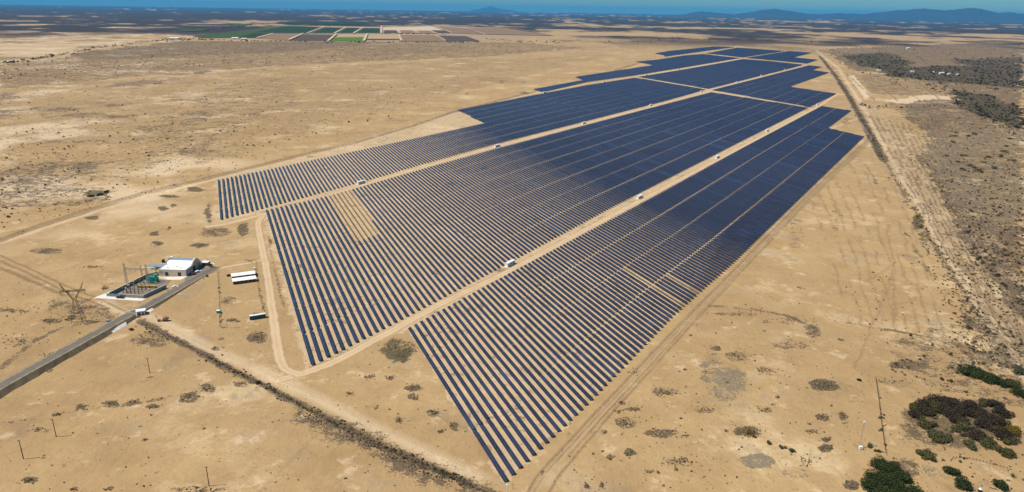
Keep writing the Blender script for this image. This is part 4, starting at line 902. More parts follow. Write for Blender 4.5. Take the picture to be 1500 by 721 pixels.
# ------------------------------------------------------------------ substation
SO = at(156.6, 434); SRZ = rad(-6.3)
def loc(x, y, z=0):
    c, s = math.cos(SRZ), math.sin(SRZ); return Vector((SO.x + x * c - y * s, SO.y + x * s + y * c, z))
WD, DL, DR = 28.5, 38.0, 20.5
o = tag(MB().prism([tuple(loc(*p)[:2]) for p in ((-7, -4.5), (WD + 1, -4.5), (WD + 4.2, DR - 2), (WD + .4, DR - 2), (WD + .2, -.3), (-.3, -.3), (-.3, 16), (-2, 14))], -.2, .10).build('concrete_pad', M['concrete']), kind='structure')
tag(MB().prism([tuple(loc(*p)[:2]) for p in ((1.9, .1), (WD - .1, .1), (WD + 3, DR), (WD - 1, 36), (6, DL))], -.2, .06).build('gravel_bed', M['gravel']), kind='structure')
WH = 2.8
def wall(name, a, b, label, mat, h=WH, th=.25, cap=None):
    pa, pb = loc(*a), loc(*b); d = pb - pa; t = thing(name, label, 'wall', (pa + pb) / 2, math.atan2(d.y, d.x))
    MB().box((0, 0, h / 2 - .1), (d.length, th, h + .2)).build('panel', mat, t)
    MB().box((0, 0, h + .05), (d.length + .1, th + .14, .1)).build('coping', cap or M['concrete'], t)
    k = MB()
    n = int(d.length / 3.2)
    for q in range(n + 1):
        for sd in (-1, 1): k.box((-d.length / 2 + .2 + q * (d.length - .4) / n, sd * (th / 2 + .06), h / 2 - .15), (.3, .12, h - .2))
    k.build('pilaster', mat, t)
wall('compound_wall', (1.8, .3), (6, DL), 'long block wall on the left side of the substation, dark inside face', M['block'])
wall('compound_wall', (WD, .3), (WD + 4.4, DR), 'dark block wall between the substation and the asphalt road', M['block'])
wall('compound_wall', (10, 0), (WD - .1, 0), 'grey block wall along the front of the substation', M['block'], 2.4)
wall('low_wall', (6.3, DL + .4), (12.6, 45.5), 'dusty pink wall between the substation and the control building', M['pink'], 3.0)
t = thing('sliding_gate', 'steel blue sheet gate at the front left corner of the substation', 'gate', loc(4.6, -.1), SRZ)
MB().box((0, 0, 1.2), (9.0, .08, 2.2)).build('panel', M['steelblue'], t)
g = MB()
for z in (.1, 1.2, 2.3): g.box((0, -.08, z), (9.1, .08, .1))
for x in (-4.5, -1.5, 1.5, 4.5): g.box((x, -.085, 1.2), (.1, .07, 2.3))
g.build('frame', M['steelblue'], t)

def lattice(b, base, top, wb, wt, n=6, th=.07):
    base, top = Vector(base), Vector(top); ring = []
    for k in range(n + 1):
        c = base.lerp(top, k / n); h = (wb + (wt - wb) * k / n) / 2; ring.append([c + Vector((sx * h, sy * h, 0)) for sx, sy in ((-1, -1), (1, -1), (1, 1), (-1, 1))])
    for k in range(n):
        for q in range(4):
            b.bar(ring[k][q], ring[k + 1][q], th); b.bar(ring[k][q], ring[k + 1][(q + 1) % 4], th * .6); b.bar(ring[k + 1][q], ring[k + 1][(q + 1) % 4], th * .6)
def gantry(xa, xb, y, hz, label, zb, extra=0):
    t = thing('steel_gantry', label, 'gantry', loc(xa, y), SRZ); L = xb - xa
    for x in (0, L):
        b = MB(); lattice(b, (x, 0, 0), (x, 0, hz), 1.6, .75, 8, .13); b.build('column', M['steel'], t)
    b = MB()
    for dy in (-.5, .5):
        for dz in (-.45, .45): b.bar((.3, dy, zb + dz), (L - .3, dy, zb + dz), .13)
    n = 14
    for k in range(n):
        x0 = .3 + (L - .6) * k / n; x1 = .3 + (L - .6) * (k + 1) / n
        for dy in (-.5, .5): b.bar((x0, dy, zb - .45), (x1, dy, zb + .45), .06); b.bar((x1, dy, zb - .45), (x0, dy, zb + .45), .05)
        b.bar((x0, -.5, zb + .45), (x1, .5, zb + .45), .05)
    b.build('crossbeam', M['steel'], t)
    for k in range(3):
        x = L * (.25 + .25 * k); q = MB()
        for e in range(5): q.tube((x, 0, zb - .6 - e * .3), (x, 0, zb - .75 - e * .3), .16, .16, 8)
        q.tube((x, 0, zb - .45), (x, 0, zb - 2.2), .04, .04, 5); q.build('insulator_string', M['porcelain'], t)
    return t
gantry(-2.6, 14.9, 26.3, 15.6, 'lattice steel gantry spanning the left half of the substation', 11.5)
t = thing('steel_gantry', 'pale straight beam on two thin posts behind the green transformer', 'gantry', loc(2.8, 37.2), SRZ)
MB().box((6.2, 0, 8.6), (13.4, .5, .55)).build('crossbeam', M['white'], t)
for x in (.1, 12.3):
    b = MB(); lattice(b, (x, 0, 0), (x, 0, 10.2), .8, .5, 7, .06); b.build('column', M['rust'], t)

def transformer():
    t = thing('power_transformer', 'large green power transformer with cooling fins inside the substation', 'transformer', loc(15.2, 31.2), SRZ)
    MB().box((0, 0, .25), (8.4, 5.0, .5)).build('plinth', M['concrete'], t)
    b = MB().box((0, 0, 2.2), (5.2, 2.6, 3.4)).box((0, 0, 3.98), (5.5, 2.9, .16)); 
    for x in (-2, -1, 0, 1, 2): b.box((x, -1.36, 2.2), (.12, .12, 3.2)).box((x, 1.36, 2.2), (.12, .12, 3.2))
    b.build('tank', M['green'], t)
    for sx in (-1, 1):
        r = MB()
        for k in range(9): r.box((sx * 3.55, -1.5 + k * .375, 2.2), (1.5, .1, 2.6))
        r.tube((sx * 2.5, -1.2, 3.3), (sx * 4.2, -1.2, 3.3), .12, n=6).tube((sx * 2.5, 1.2, 3.3), (sx * 4.2, 1.2, 3.3), .12, n=6)
        r.build('radiator', M['green'], t)
    for k in range(3):
        r = MB()
        for q in range(6): r.box((-1.8 + k * 1.8, -2.1 - q * .16, 2.0), (1.3, .07, 2.2))
        r.box((-1.8 + k * 1.8, -1.7, 2.9), (.3, .8, .2)); r.build('radiator', M['green'], t)
    c = MB().tube((1.2, .6, 5.2), (5.2, .6, 5.9), .62, n=14); c.build('conservator', M['green'], t, True)
    MB().box((2, .6, 4.5), (.2, .8, 1.0)).box((4.0, .6, 4.75), (.2, .8, 1.5)).build('conservator_bracket', M['green'], t)
    for k in range(3):
        x = -1.9 + k * 1.3; q = MB().tube((x, -.4, 4.0), (x, -.5, 4.5), .22, .18, 8)
        for e in range(6): q.tube((x, -.5 - e * .03, 4.5 + e * .22), (x, -.5 - e * .03, 4.62 + e * .22), .2 - e * .012, .12, 8)
        q.build('bushing', M['porcelain'], t)
    MB().box((-2.9, -1.2, 1.6), (.5, .9, 1.6)).build('control_box', M['green'], t)
transformer()
def ybox(x, y, L, label):
    t = thing('equipment_cabinet', label, 'cabinet', loc(x, y), SRZ)
    MB().box((0, 0, 1.1), (L, 1.6, 1.5)).build('body', M['yellow'], t)
    MB().box((0, 0, 1.9), (L + .3, 1.9, .12)).build('lid', M['yellow'], t)
    for sx in (-1, 1):
        for sy in (-1, 1): MB().box((sx * (L / 2 - .15), sy * .6, .2), (.14, .14, .4)).build('leg', M['dark_steel'], t)
    for k in range(3): MB().box((-L * .3 + k * L * .3, -.82, 1.1), (L * .24, .05, 1.2)).build('door', M['yellow'], t)
ybox(13.7, 18.4, 2.6, 'small yellow cabinet between the insulator posts, leftmost of the yellow three'); ybox(18.8, 18.6, 3.6, 'middle one of three yellow cabinets in front of the green transformer'); ybox(23.2, 19.4, 4.2, 'long yellow cabinet nearest the dark right wall of the substation')
def bus_support(x, y, h, label):
    t = thing('insulator_post', label, 'insulator post', loc(x, y), SRZ, 'insulator posts in the substation yard')
    MB().box((0, 0, h / 2), (.28, .28, h)).box((0, 0, .1), (.8, .8, .2)).build('post', M['rust'], t)
    q = MB()
    for e in range(6): q.tube((0, 0, h + .1 + e * .26), (0, 0, h + .3 + e * .26), .22, .13, 8)
    q.build('insulator', M['porcelain'], t)
    MB().box((0, 0, h + 1.75), (.9, .12, .14)).build('terminal', M['steel'], t)
rowsw = ['front', 'second', 'third', 'fourth']
for r, yy in enumerate((7.0, 10.5, 14.5, 21.5)):
    for c, xx in enumerate((8.0, 11.0, 14.0, 17.0, 20.0)):
        if r == 3 and c > 2: continue
        bus_support(xx + r * .3, yy, 2.9 + .5 * (r % 2), 'insulator post, %s from the left in the %s row of the substation yard' % (ordw(c + 1), rowsw[r]))
for k, (x, y, h, lab) in enumerate(((9.5, 8.5, 3.2, 'white switchgear column nearest the long left wall'), (7.5, 14, 3.4, 'white switchgear column midway along the left wall'), (7.0, 21, 3.6, 'white switchgear column beside the gantry left leg'), (26.5, 10, 3, 'pale switchgear column near the dark right wall'))):
    t = thing('switchgear_column', lab, 'switchgear', loc(x, y), SRZ)
    MB().box((0, 0, h / 2), (.2, .9, h)).build('post', M['steel'], t); MB().box((0, 0, h + .3), (.9, 1.2, .7)).build('tank', M['white'], t)
    for dy in (-.4, 0, .4): MB().tube((0, dy, h + .6), (0, dy, h + 1.6), .1, .06, 6).build('insulator', M['porcelain'], t)

# cars
def car(px, py, az_, mat, label, L=4.5, W=1.85, Ht=1.45, pickup=False, z=0):
    t = thing('pickup_truck' if pickup else 'parked_car', label, 'pickup' if pickup else 'car', at(px, py, z), rad(90 - az_))
    h = L / 2
    if pickup: prof = [(-h, .5), (-h, 1.05), (-h * .05, 1.1), (h * .02, 1.72), (h * .38, 1.72), (h * .6, 1.12), (h * .96, .98), (h, .5)]
    else: prof = [(-h, .45), (-h * .98, .92), (-h * .72, 1.0), (-h * .45, Ht), (h * .15, Ht), (h * .48, .98), (h * .95, .82), (h, .45)]
    MB().prism_y(prof, -W / 2, W / 2).build('body', mat, t)
    g = MB()
    if pickup: g.prism_y([(h * .03, 1.15), (h * .06, 1.64), (h * .36, 1.64), (h * .55, 1.15)], -W / 2 - .012, W / 2 + .012)
    else: g.prism_y([(-h * .66, 1.0), (-h * .43, Ht - .09), (h * .13, Ht - .09), (h * .42, 1.0)], -W / 2 - .012, W / 2 + .012)
    g.build('window', M['glass'], t)
    s = MB()
    a, b = ((h * .385, 1.715), (h * .60, 1.13)) if pickup else ((h * .155, Ht - .01), (h * .475, .99))
    s.quad((a[0] + .02, -W * .42, a[1]), (b[0] + .02, -W * .42, b[1]), (b[0] + .02, W * .42, b[1]), (a[0] + .02, W * .42, a[1])); s.build('windscreen', M['glass'], t)
    for x in (-h * .62, h * .62):
        for y in (-W / 2 + .08, W / 2 - .08):
            MB().tube((x, y - .12, .34), (x, y + .12, .34), .34, n=14).build('wheel', M['rubber'], t)
    for y in (-W * .33, W * .33): MB().box((h * .985, y, .68), (.08, .35, .14)).build('headlight', M['white'], t)
    return t
car(256.5, 421.3, 68, M['white'], 'white car parked on the grey yard beside the substation wall', z=.05)
car(290.5, 398.8, 60, M['white'], 'white car parked beside the right wall of the control building', 4.6, z=.05)
car(284.5, 402.2, 60, M['red'], 'dark red car parked in front of the white one by the control building', 4.2, z=.05)
p_ = loc(11.8, -1.9)
t = car(176, 436, 96, M['black'], 'black pickup parked in front of the substation wall, blue at its tail', 5.6, 1.9, 1.7, True, z=.1)
t.location = (p_.x, p_.y, .1)
MB().box((2.05, 0, 1.12), (1.2, 1.7, .12)).build('bonnet_cover', M['blue'], t)

# control building
BO = at(233.5, 404); BRZ = rad(-1.0)
t = thing('control_building', 'cream control building with white flat roof and silver barrel vault', 'building', BO, BRZ)
BW, BD, BH = 21.2, 25.5, 4.9
MB().box((BW / 2, BD / 2, BH / 2 - .1), (BW, BD, BH + .2)).build('wall', M['cream'], t)
r = MB().box((BW / 2, BD / 2, BH + .06), (BW - .5, BD - .5, .12)).build('roof', M['roofwhite'], t)
p = MB()
p.box((BW / 2, .15, BH + .2), (BW + .06, .3, .4)).box((.15, BD / 2, BH + .2), (.3, BD - .65, .4)).box((BW - .15, BD / 2, BH + .2), (.34, BD - .65, .4)).box((BW / 2, BD - .15, BH + .2), (BW + .06, .3, .4))
p.build('parapet', M['concrete'], t)
vy0, vy1, rise = 12.0, 23.5, 3.0
arc = [(vy0 + (vy1 - vy0) * k / 16, BH + .12 + rise * math.sin(math.pi * k / 16) ** .8) for k in range(17)]
v = MB().prism_x(arc, .8, BW - 1.3); v.build('barrel_roof', M['vault'], t)
rb = MB()
for k in range(15): rb.prism_x([(a, z + .03) for a, z in arc], 1.2 + k * 1.25, 1.28 + k * 1.25)
rb.build('roof_rib', M['vault'], t)
g = MB(); ar2 = [(vy0 - .5, BH - .3)] + [(a + (a - (vy0 + vy1) / 2) * .08, z + .45) for a, z in arc] + [(vy1 + .5, BH - .3)]
MB().prism_x(ar2, BW - 1.28, BW + .02).build('gable', M['cream'], t); MB().prism_x(ar2, .3, .78).build('gable', M['steelblue'], t)
for x, w_ in ((6.0, 2.4), (16.0, 2.6)):
    d = MB().box((x, -.03, 1.55), (w_, .1, 3.1)).build('door', M['black'], t); MB().box((x + .5, -.1, 1.4), (.1, .06, .3)).build('handle', M['yellow'], d)
for x in (1.2, 2.6): w2 = MB().box((x, -.03, 3.1), (.9, .08, .7)).build('window', M['glass'], t); MB().box((x, -.08, 2.7), (1.1, .1, .08)).build('sill', M['concrete'], w2)
for y, w_, h_ in ((13.5, 4.0, 3.6),): MB().box((BW + .03, y, h_ / 2), (.1, w_, h_)).build('roller_door', M['black'], t)
for y in (4.0, 7.0, 10.0): MB().box((BW + .03, y, 3.0), (.09, 1.3, .9)).build('window', M['glass'], t)
for x, y in ((5, 4), (11, 7), (15, 4.5)): MB().box((x, y, BH + .5), (1.3, .9, .8)).build('roof_unit', M['white'], t)
t = thing('annex_building', 'small brown block annex behind the right end of the control building', 'building', at(301.5, 388.5), BRZ)
MB().box((0, 0, 1.4), (5, 4.5, 3.0)).build('wall', M['clay'], t); MB().box((0, 0, 3.0), (5.6, 5.1, .25)).build('roof', M['white'], t); MB().box((.5, -2.28, 1.1), (1.1, .08, 2.2)).build('door', M['dark_steel'], t)
MB().box((-1.5, -2.28, 1.7), (.9, .08, .8)).build('window', M['glass'], t)
o = tag(sheet('concrete_slab', [(302, 387), (311, 384.5), (315, 387), (304, 390)], .05, M['concrete']), kind='structure')
t = thing('carport', 'two blue grey carport roofs left of the control building', 'carport', at(230.5, 393.5), rad(-4))
for k, x in enumerate((-3.4, 3.0)):
    MB().box((x, .8 * k, 2.5), (5.8, 5.2, .12), m=Matrix.Rotation(rad(5), 3, 'X')).build('roof_panel', M['steelblue'], t)
    for dx in (-2.6, 2.6):
        for dy in (-2.2, 2.2): MB().tube((x + dx, dy + .8 * k, -.05), (x + dx, dy + .8 * k, 2.4), .07, n=6).build('post', M['dark_steel'], t)
t = thing('water_tank', 'black round water tank behind the carport roofs', 'tank', at(239.5, 384.5))
MB().tube((0, 0, 0), (0, 0, 2.3), 1.3, 1.25, 16).build('shell', M['black'], t); MB().tube((0, 0, 2.3), (0, 0, 2.7), 1.25, .35, 16).build('lid', M['black'], t)
t = thing('water_tank', 'white tank on the ground left of the barrel vault', 'tank', at(251.5, 378.6))
MB().tube((-1, 0, .8), (1.2, 0, .8), .8, .8, 14).build('shell', M['white'], t); MB().box((0, 0, .1), (1.8, 1.2, .4)).build('cradle', M['dark_steel'], t)
t = thing('water_tank', 'black tank beside the small brown annex', 'tank', at(304, 384.8))
MB().tube((0, 0, 0), (0, 0, 2.0), 1.2, 1.2, 14).build('shell', M['black'], t); MB().tube((0, 0, 2.0), (0, 0, 2.3), 1.2, .3, 14).build('lid', M['black'], t)
t = thing('water_tank', 'small blue tank lying on rough ground by the asphalt road', 'tank', at(159, 471), rad(10))
MB().tube((-1.3, 0, .75), (1.3, 0, .75), .75, .75, 14).build('shell', M['steelblue'], t); MB().box((-.8, 0, .12), (.3, 1.3, .35)).box((.8, 0, .12), (.3, 1.3, .35)).build('cradle', M['dark_steel'], t)

# gate house, barriers, slabs
t = thing('gate_house', 'small white flat roofed guard house beside the asphalt road', 'guard house', at(207, 460.5), rad(27))
MB().box((0, 0, 1.45), (4.6, 3.4, 3.1)).build('wall', M['white'], t); MB().box((0, 0, 3.1), (6.0, 4.6, .3)).build('roof', M['white'], t)
MB().box((-.9, -1.72, 1.8), (1.5, .06, 1.0)).build('window', M['glass'], t); MB().box((1.2, -1.72, 1.1), (1.0, .06, 2.1)).build('door', M['dark_steel'], t); MB().box((2.32, 0, 1.8), (.06, 1.6, 1.0)).build('window', M['glass'], t)
t = thing('entrance_gate', 'white barred gate across the asphalt road by the guard house', 'gate', at(193, 461, 1.3), rad(-18))
g = MB().bar((-4, 0, .2), (4, 0, .2), .09).bar((-4, 0, 1.5), (4, 0, 1.5), .09)
for k in range(17): g.bar((-4 + k * .5, 0, .2), (-4 + k * .5, 0, 1.5), .05)
g.build('frame', M['white'], t)
for x in (-4.3, 4.3): MB().box((x, 0, .6), (.5, .5, 2.6)).build('post', M['white'], t)
t = thing('boundary_wall', 'low white wall piece left of the guard house roof', 'wall', at(199, 456.5, .6), rad(27))
MB().box((0, 0, .6), (7, .3, 1.6)).build('panel', M['white'], t); MB().box((0, 0, 1.46), (7.1, .45, .1)).build('coping', M['white'], t)
def ramp(pts, label, name, cat):
    b = MB(); n = len(pts); P = [at(*p) for p in pts]; c = sum(P, Vector()) / n
    b.v = [tuple(p - c) for p in P] + [tuple(p - c + Vector((.0, .0, -.35))) for p in P]
    b.f = [tuple(range(n))] + [tuple(reversed(range(n, 2 * n)))] + [(k, k + n, (k + 1) % n + n, (k + 1) % n) for k in range(n)]
    o = b.build(name, M['concrete']); o.location = c; tag(o, label, cat); return o
ramp([(184.8, 471.2, 1.3), (161, 484.4, 1.3), (166.5, 487.8, .1), (185.8, 476.5, .1)], 'pale concrete slab lining the bank of the asphalt road', 'concrete_slab', 'slab')
ramp([(221, 450.6, .9), (226, 453.2, .15), (219, 457.8, .15), (212.5, 455.5, .9)], 'pale concrete slab on the bank right of the guard house', 'concrete_slab', 'slab')

# mixer
t = thing('concrete_mixer', 'tan construction mixer with a dark drum on the sand', 'mixer', at(239, 470.5), rad(8))
MB().box((-1.2, 0, .8), (4.6, 1.6, .5)).box((-2.6, 0, 1.2), (1.4, 1.5, .8)).build('chassis', M['tan'], t)
MB().tube((.2, 0, 1.7), (2.2, 0, 1.9), 1.15, 1.5, 14).tube((2.2, 0, 1.9), (3.6, 0, 2.1), 1.5, .8, 14).build('drum', M['clay'], t)
MB().bar((-3.2, 0, 1.0), (-4.1, .3, 3.8), .16).box((-4.0, .3, 3.6), (.5, .6, .5)).build('loading_arm', M['rust'], t)
for x in (-2.4, 1.0):
    for y in (-.9, .9): MB().tube((x, y - .15, .55), (x, y + .15, .55), .55, n=14).build('wheel', M['rubber'], t)

# sheds, container, tank in the fenced yard
def shed(a, b, depth, z0, z1, label):
    pa, pb = at(*a), at(*b); d = pb - pa; L = d.length; t = thing('storage_shed', label, 'shed', pa, math.atan2(d.y, d.x))
    r = MB(); r.v = [(-.3, -.4, z0), (L + .3, -.4, z0), (L + .3, depth, z1), (-.3, depth, z1), (-.3, -.4, z0 - .12), (L + .3, -.4, z0 - .12), (L + .3, depth, z1 - .12), (-.3, depth, z1 - .12)]
    r.f = [(0, 1, 2, 3), (7, 6, 5, 4), (0, 4, 5, 1), (1, 5, 6, 2), (2, 6, 7, 3), (3, 7, 4, 0)]; r.build('roof', M['roofwhite'], t)
    MB().box((L / 2, depth - .3, z1 / 2 - .1), (L, .15, z1 - .15)).build('back_wall', M['cream'], t)
    for x in (.1, L - .1): MB().prism_x([(0, 0), (depth - .4, 0), (depth - .4, z1 - .18), (0, z0 - .16)], x - .08, x + .08).build('end_wall', M['block'], t)
    for k in range(7): MB().box((.3 + k * (L - .6) / 6, 0, z0 / 2 - .1), (.18, .18, z0 - .05)).build('post', M['steel'], t)
    for k in range(4): MB().box((1.6 + k * 3.1, depth * .55, .7), (1.6, 1.2, 1.5)).build('stored_crate', M['block'], t)
shed((341.5, 417.2), (375.5, 412.7), 5.2, 2.6, 3.3, 'white roofed open shed nearer the container, front one of two'); shed((340, 410), (374.2, 405.5), 5.0, 2.7, 3.4, 'white roofed open shed behind its twin')
pa, pb = at(366.2, 469.6), at(389.6, 465.8); d = pb - pa
t = thing('container_trailer', 'long container with pale blue roof and dark side at the yard corner', 'container', (pa + pb) / 2, math.atan2(d.y, d.x)); L = d.length
MB().box((0, 1.2, 1.65), (L, 2.5, 2.5)).build('body', M['darkgreen'], t); MB().box((0, 1.2, 2.95), (L + .1, 2.6, .12)).build('roof', plain('pale_blue_roof', (.62, .68, .74), .5), t)
k_ = MB()
for k in range(20): k_.box((-L / 2 + .4 + k * (L - .8) / 19, -.06, 1.65), (.18, .06, 2.3))
k_.build('corrugation', M['darkgreen'], t)
for x in (-L * .35, L * .3, L * .4):
    for y in (.2, 2.2): MB().tube((x, y - .15, .4), (x, y + .15, .4), .42, n=12).build('wheel', M['rubber'], t)
t = thing('storage_bin', 'green bin with a white lid on the left yard fence', 'bin', at(320.6, 458.6), rad(5))
MB().box((0, 0, 1.0), (2.6, 1.8, 1.8)).build('body', M['green'], t); MB().box((-.2, 0, 1.98), (2.3, 2.0, .16)).build('lid', M['white'], t)
for sx in (-1, 1): MB().box((sx * 1.0, 0, .06), (.3, 1.6, .2)).build('skid', M['dark_steel'], t)
t = thing('pump_box', 'tiny white cabinet at the top right corner of the shed yard', 'cabinet', at(372.8, 395.2)); MB().box((0, 0, .9), (1.4, 1.0, 1.6)).build('body', M['white'], t); MB().box((0, 0, 1.76), (1.7, 1.3, .14)).build('lid', M['white'], t)

# fences
def fence(pts, label, h=1.9, step=4.0, wires=4, mat='wood', tk=.09):
    P = [at(*p) for p in pts]; t = thing('wire_fence', label, 'fence', P[0])
    wv = MB(); n = 0
    for a, b in zip(P[:-1], P[1:]):
        a, b = a - P[0], b - P[0]
        for k in range(wires): wv.bar(a + Vector((0, 0, h * (k + 1) / wires - .1)), b + Vector((0, 0, h * (k + 1) / wires - .1)), .025)
        m = max(1, int((b - a).length / step))
        for k in range(m):
            c = a.lerp(b, k / m)
            if n < 95: MB().tube(c - Vector((0, 0, .2)), c + Vector((random.uniform(-.06, .06), 0, h)), tk, tk * .85, 6).build('post', M[mat], t); n += 1
    wv.build('wire', M['dark_steel'], t)
fence([(319, 398), (321.4, 437), (322.3, 479)], 'wire fence with dark posts along the left of the shed yard', 2.2, 3)
fence([(375, 383), (376, 405), (379.5, 431), (389, 463)], 'wire fence with dark posts between the shed yard and the road', 2.2, 3.5)
fence([(322, 479), (333, 479.5)], 'short wire fence across the bottom corner of the shed yard', 2.0, 3)
fence([(1283, 557), (1287, 585), (1291, 620), (1296, 655), (1298, 668)], 'old wire fence running down the sand to the dark green thicket', 1.6, 2.2, 5, 'wood', .14)
fence([(1262, 549.5), (1282, 553.5), (1310, 559), (1345, 564.5)], 'sparse post fence crossing the sand above the wire fence', 1.3, 3.6, 2)
fence([(60, 446), (20, 468), (-20, 490)], 'thin post fence left of the pylon', 1.5, 6, 2)
fence([(1392, 676), (1396, 671), (1420, 672), (1445, 678), (1480, 688)], 'weathered brush fence at the bottom right corner', .9, 1.3, 3, 'wood', .11)

# pylon
def pylon():
    p = at(116, 473.5); t = thing('transmission_tower', 'lattice steel pylon with two horns on the rough ground left', 'pylon', p, rad(14))
    b = MB(); lattice(b, (0, 0, 0), (0, 0, 17), 7.2, 1.8, 8, .15); b.build('body', M['rust'], t)
    for sx in (-1, 1):
        a = MB(); lattice(a, (sx * .6, 0, 17), (sx * 3.6, 0, 22.5), .9, .9, 4, .12); a.build('fork', M['rust'], t)
    c = MB()
    for dy in (-.5, .5):
        for dz in (0, 1.1): c.bar((-7.6, dy, 22.6 + dz * .9), (7.6, dy, 22.6 + dz * .9), .13)
        for k in range(14): x0 = -7.6 + k * 15.2 / 14; x1 = x0 + 15.2 / 14; c.bar((x0, dy, 22.6), (x1, dy, 23.6), .09); c.bar((x1, dy, 22.6), (x0, dy, 23.6), .07)
    c.build('crossarm', M['rust'], t)
    for sx in (-1, 1):
        a = MB(); lattice(a, (sx * 4.6, 0, 23.6), (sx * 6.8, 0, 28.6), .9, .15, 4, .10); a.build('horn', M['rust'], t)
    for x in (-7, 0, 7):
        q = MB()
        for e in range(7): q.tube((x, 0, 22.4 - e * .28), (x, 0, 22.25 - e * .28), .17, .17, 8)
        q.tube((x, 0, 22.6), (x, 0, 20.3), .04, n=5); q.build('insulator_string', M['porcelain'], t)
    for sx in (-1, 1):
        for sy in (-1, 1): MB().box((sx * 3.6, sy * 3.6, .2), (1, 1, .5)).build('footing', M['concrete'], t)
pylon()

# poles
def pole(px, py, h, label, arm=True):
    t = thing('utility_pole', label, 'utility pole', at(px, py), rad(random.uniform(-30, 10)))
    MB().tube((0, 0, -.3), (random.uniform(-.15, .15), 0, h), .21, .14, 8).build('shaft', M['wood'], t)
    if arm:
        MB().box((0, -.2, h - .5), (1.9, .12, .14)).build('crossarm', M['wood'], t)
        for x in (-.8, 0, .8): MB().tube((x, -.2, h - .42), (x, -.2, h - .15), .07, .04, 6).build('insulator', M['porcelain'], t)
pole(306.5, 712.3, 10.4, 'wooden utility pole near the bottom edge of the sand'); pole(34.5, 672.5, 10.4, 'leaning wooden pole with small crossarm, farthest left on the sand'); pole(82.5, 640, 10.2, 'wooden pole second from the left on the lower sand'); pole(219.5, 546.5, 10, 'thin wooden pole on the sand between asphalt road and ditch')
t = thing('camera_pole', 'white pole at the front corner of the solar field', 'camera pole', at(742, 741)); MB().tube((0, 0, 0), (0, 0, 10.6), .16, .11, 10).build('shaft', M['white'], t); MB().box((0, -.1, 10.7), (.45, .7, .4)).build('camera_housing', M['white'], t); MB().box((0, 0, .1), (.9, .9, .3)).build('footing', M['concrete'], t)
t = thing('marker_post', 'short thin post beside the white pole at the field corner', 'post', at(751.5, 717)); MB().tube((0, 0, 0), (0, 0, 3.0), .07, .06, 6).build('shaft', M['wood'], t); MB().box((0, 0, 2.6), (.4, .1, .4)).build('sign_plate', M['rust'], t)
t = thing('weather_mast', 'thin grey mast with a small white base box on the lower right sand', 'mast', at(1258.5, 656.5))
b = MB(); lattice(b, (0, 0, 0), (0, 0, 14.5), .5, .35, 18, .035); b.build('shaft', M['steel'], t); MB().box((0, 0, 14.8), (.7, .5, .6)).build('sensor_head', M['white'], t); MB().box((.2, -.9, .9), (1.5, 1.2, 1.5)).build('base_box', M['white'], t)
g = MB()
for sx in (-2, 2):
    for sy in (-1.8, 1.8): g.bar((sx, sy, 0), (sx, sy, 1.9), .06)
for z in (1.0, 1.9):
    g.bar((-2, -1.8, z), (2, -1.8, z), .04).bar((-2, 1.8, z), (2, 1.8, z), .04).bar((-2, -1.8, z), (-2, 1.8, z), .04).bar((2, -1.8, z), (2, 1.8, z), .04)
g.build('guard_rail', M['rust'], t)
t = thing('lidded_drum', 'dark drum with a white domed lid near the bottom right', 'drum', at(1435, 720)); MB().tube((0, 0, 0), (0, 0, 1.3), .75, .7, 14).build('shell', M['black'], t); MB().tube((0, 0, 1.3), (0, 0, 1.75), .74, .3, 14).build('lid', M['white'], t)
# rubble and litter heaps
def heap(px, py, w_, d_, h_, n, mat, label, name='rubble_heap'):
    p = at(px, py); b = MB(); b.prism([(math.cos(k * .5236) * w_ * .46 * random.uniform(.85, 1.1), math.sin(k * .5236) * d_ * .46 * random.uniform(.85, 1.1)) for k in range(12)], -.2, .12)
    for _ in range(n):
        a = random.uniform(0, 6.28); q = random.random() ** .6; s = random.uniform(.2, .75)
        m_ = Matrix.Rotation(random.uniform(0, 3), 3, Vector((random.random(), random.random(), random.random())))
        b.box((q * math.cos(a) * w_ / 2, q * math.sin(a) * d_ / 2, max(.05, h_ * (1 - q * q) * random.random())), (s * 1.8, s * .8, s * .6), m=m_)
    o = b.build(name, mat); o.location = p; tag(o, label, 'heap')
heap(1207, 565, 17, 12, 1.0, 220, M['drybush'], 'round heap of brown debris on the sand right of the field', 'debris_heap'); heap(1246, 712, 6.5, 6, .8, 70, M['drybush'], 'pile of old branches near the bottom edge by the thicket', 'branch_pile'); heap(1204, 612, 7, 6, .8, 60, M['berm'], 'low brown earth mound on the sand')
heap(1362, 690, 10, 9, .5, 120, M['tan'], 'scatter of pale rubble between the green bushes at the bottom right')

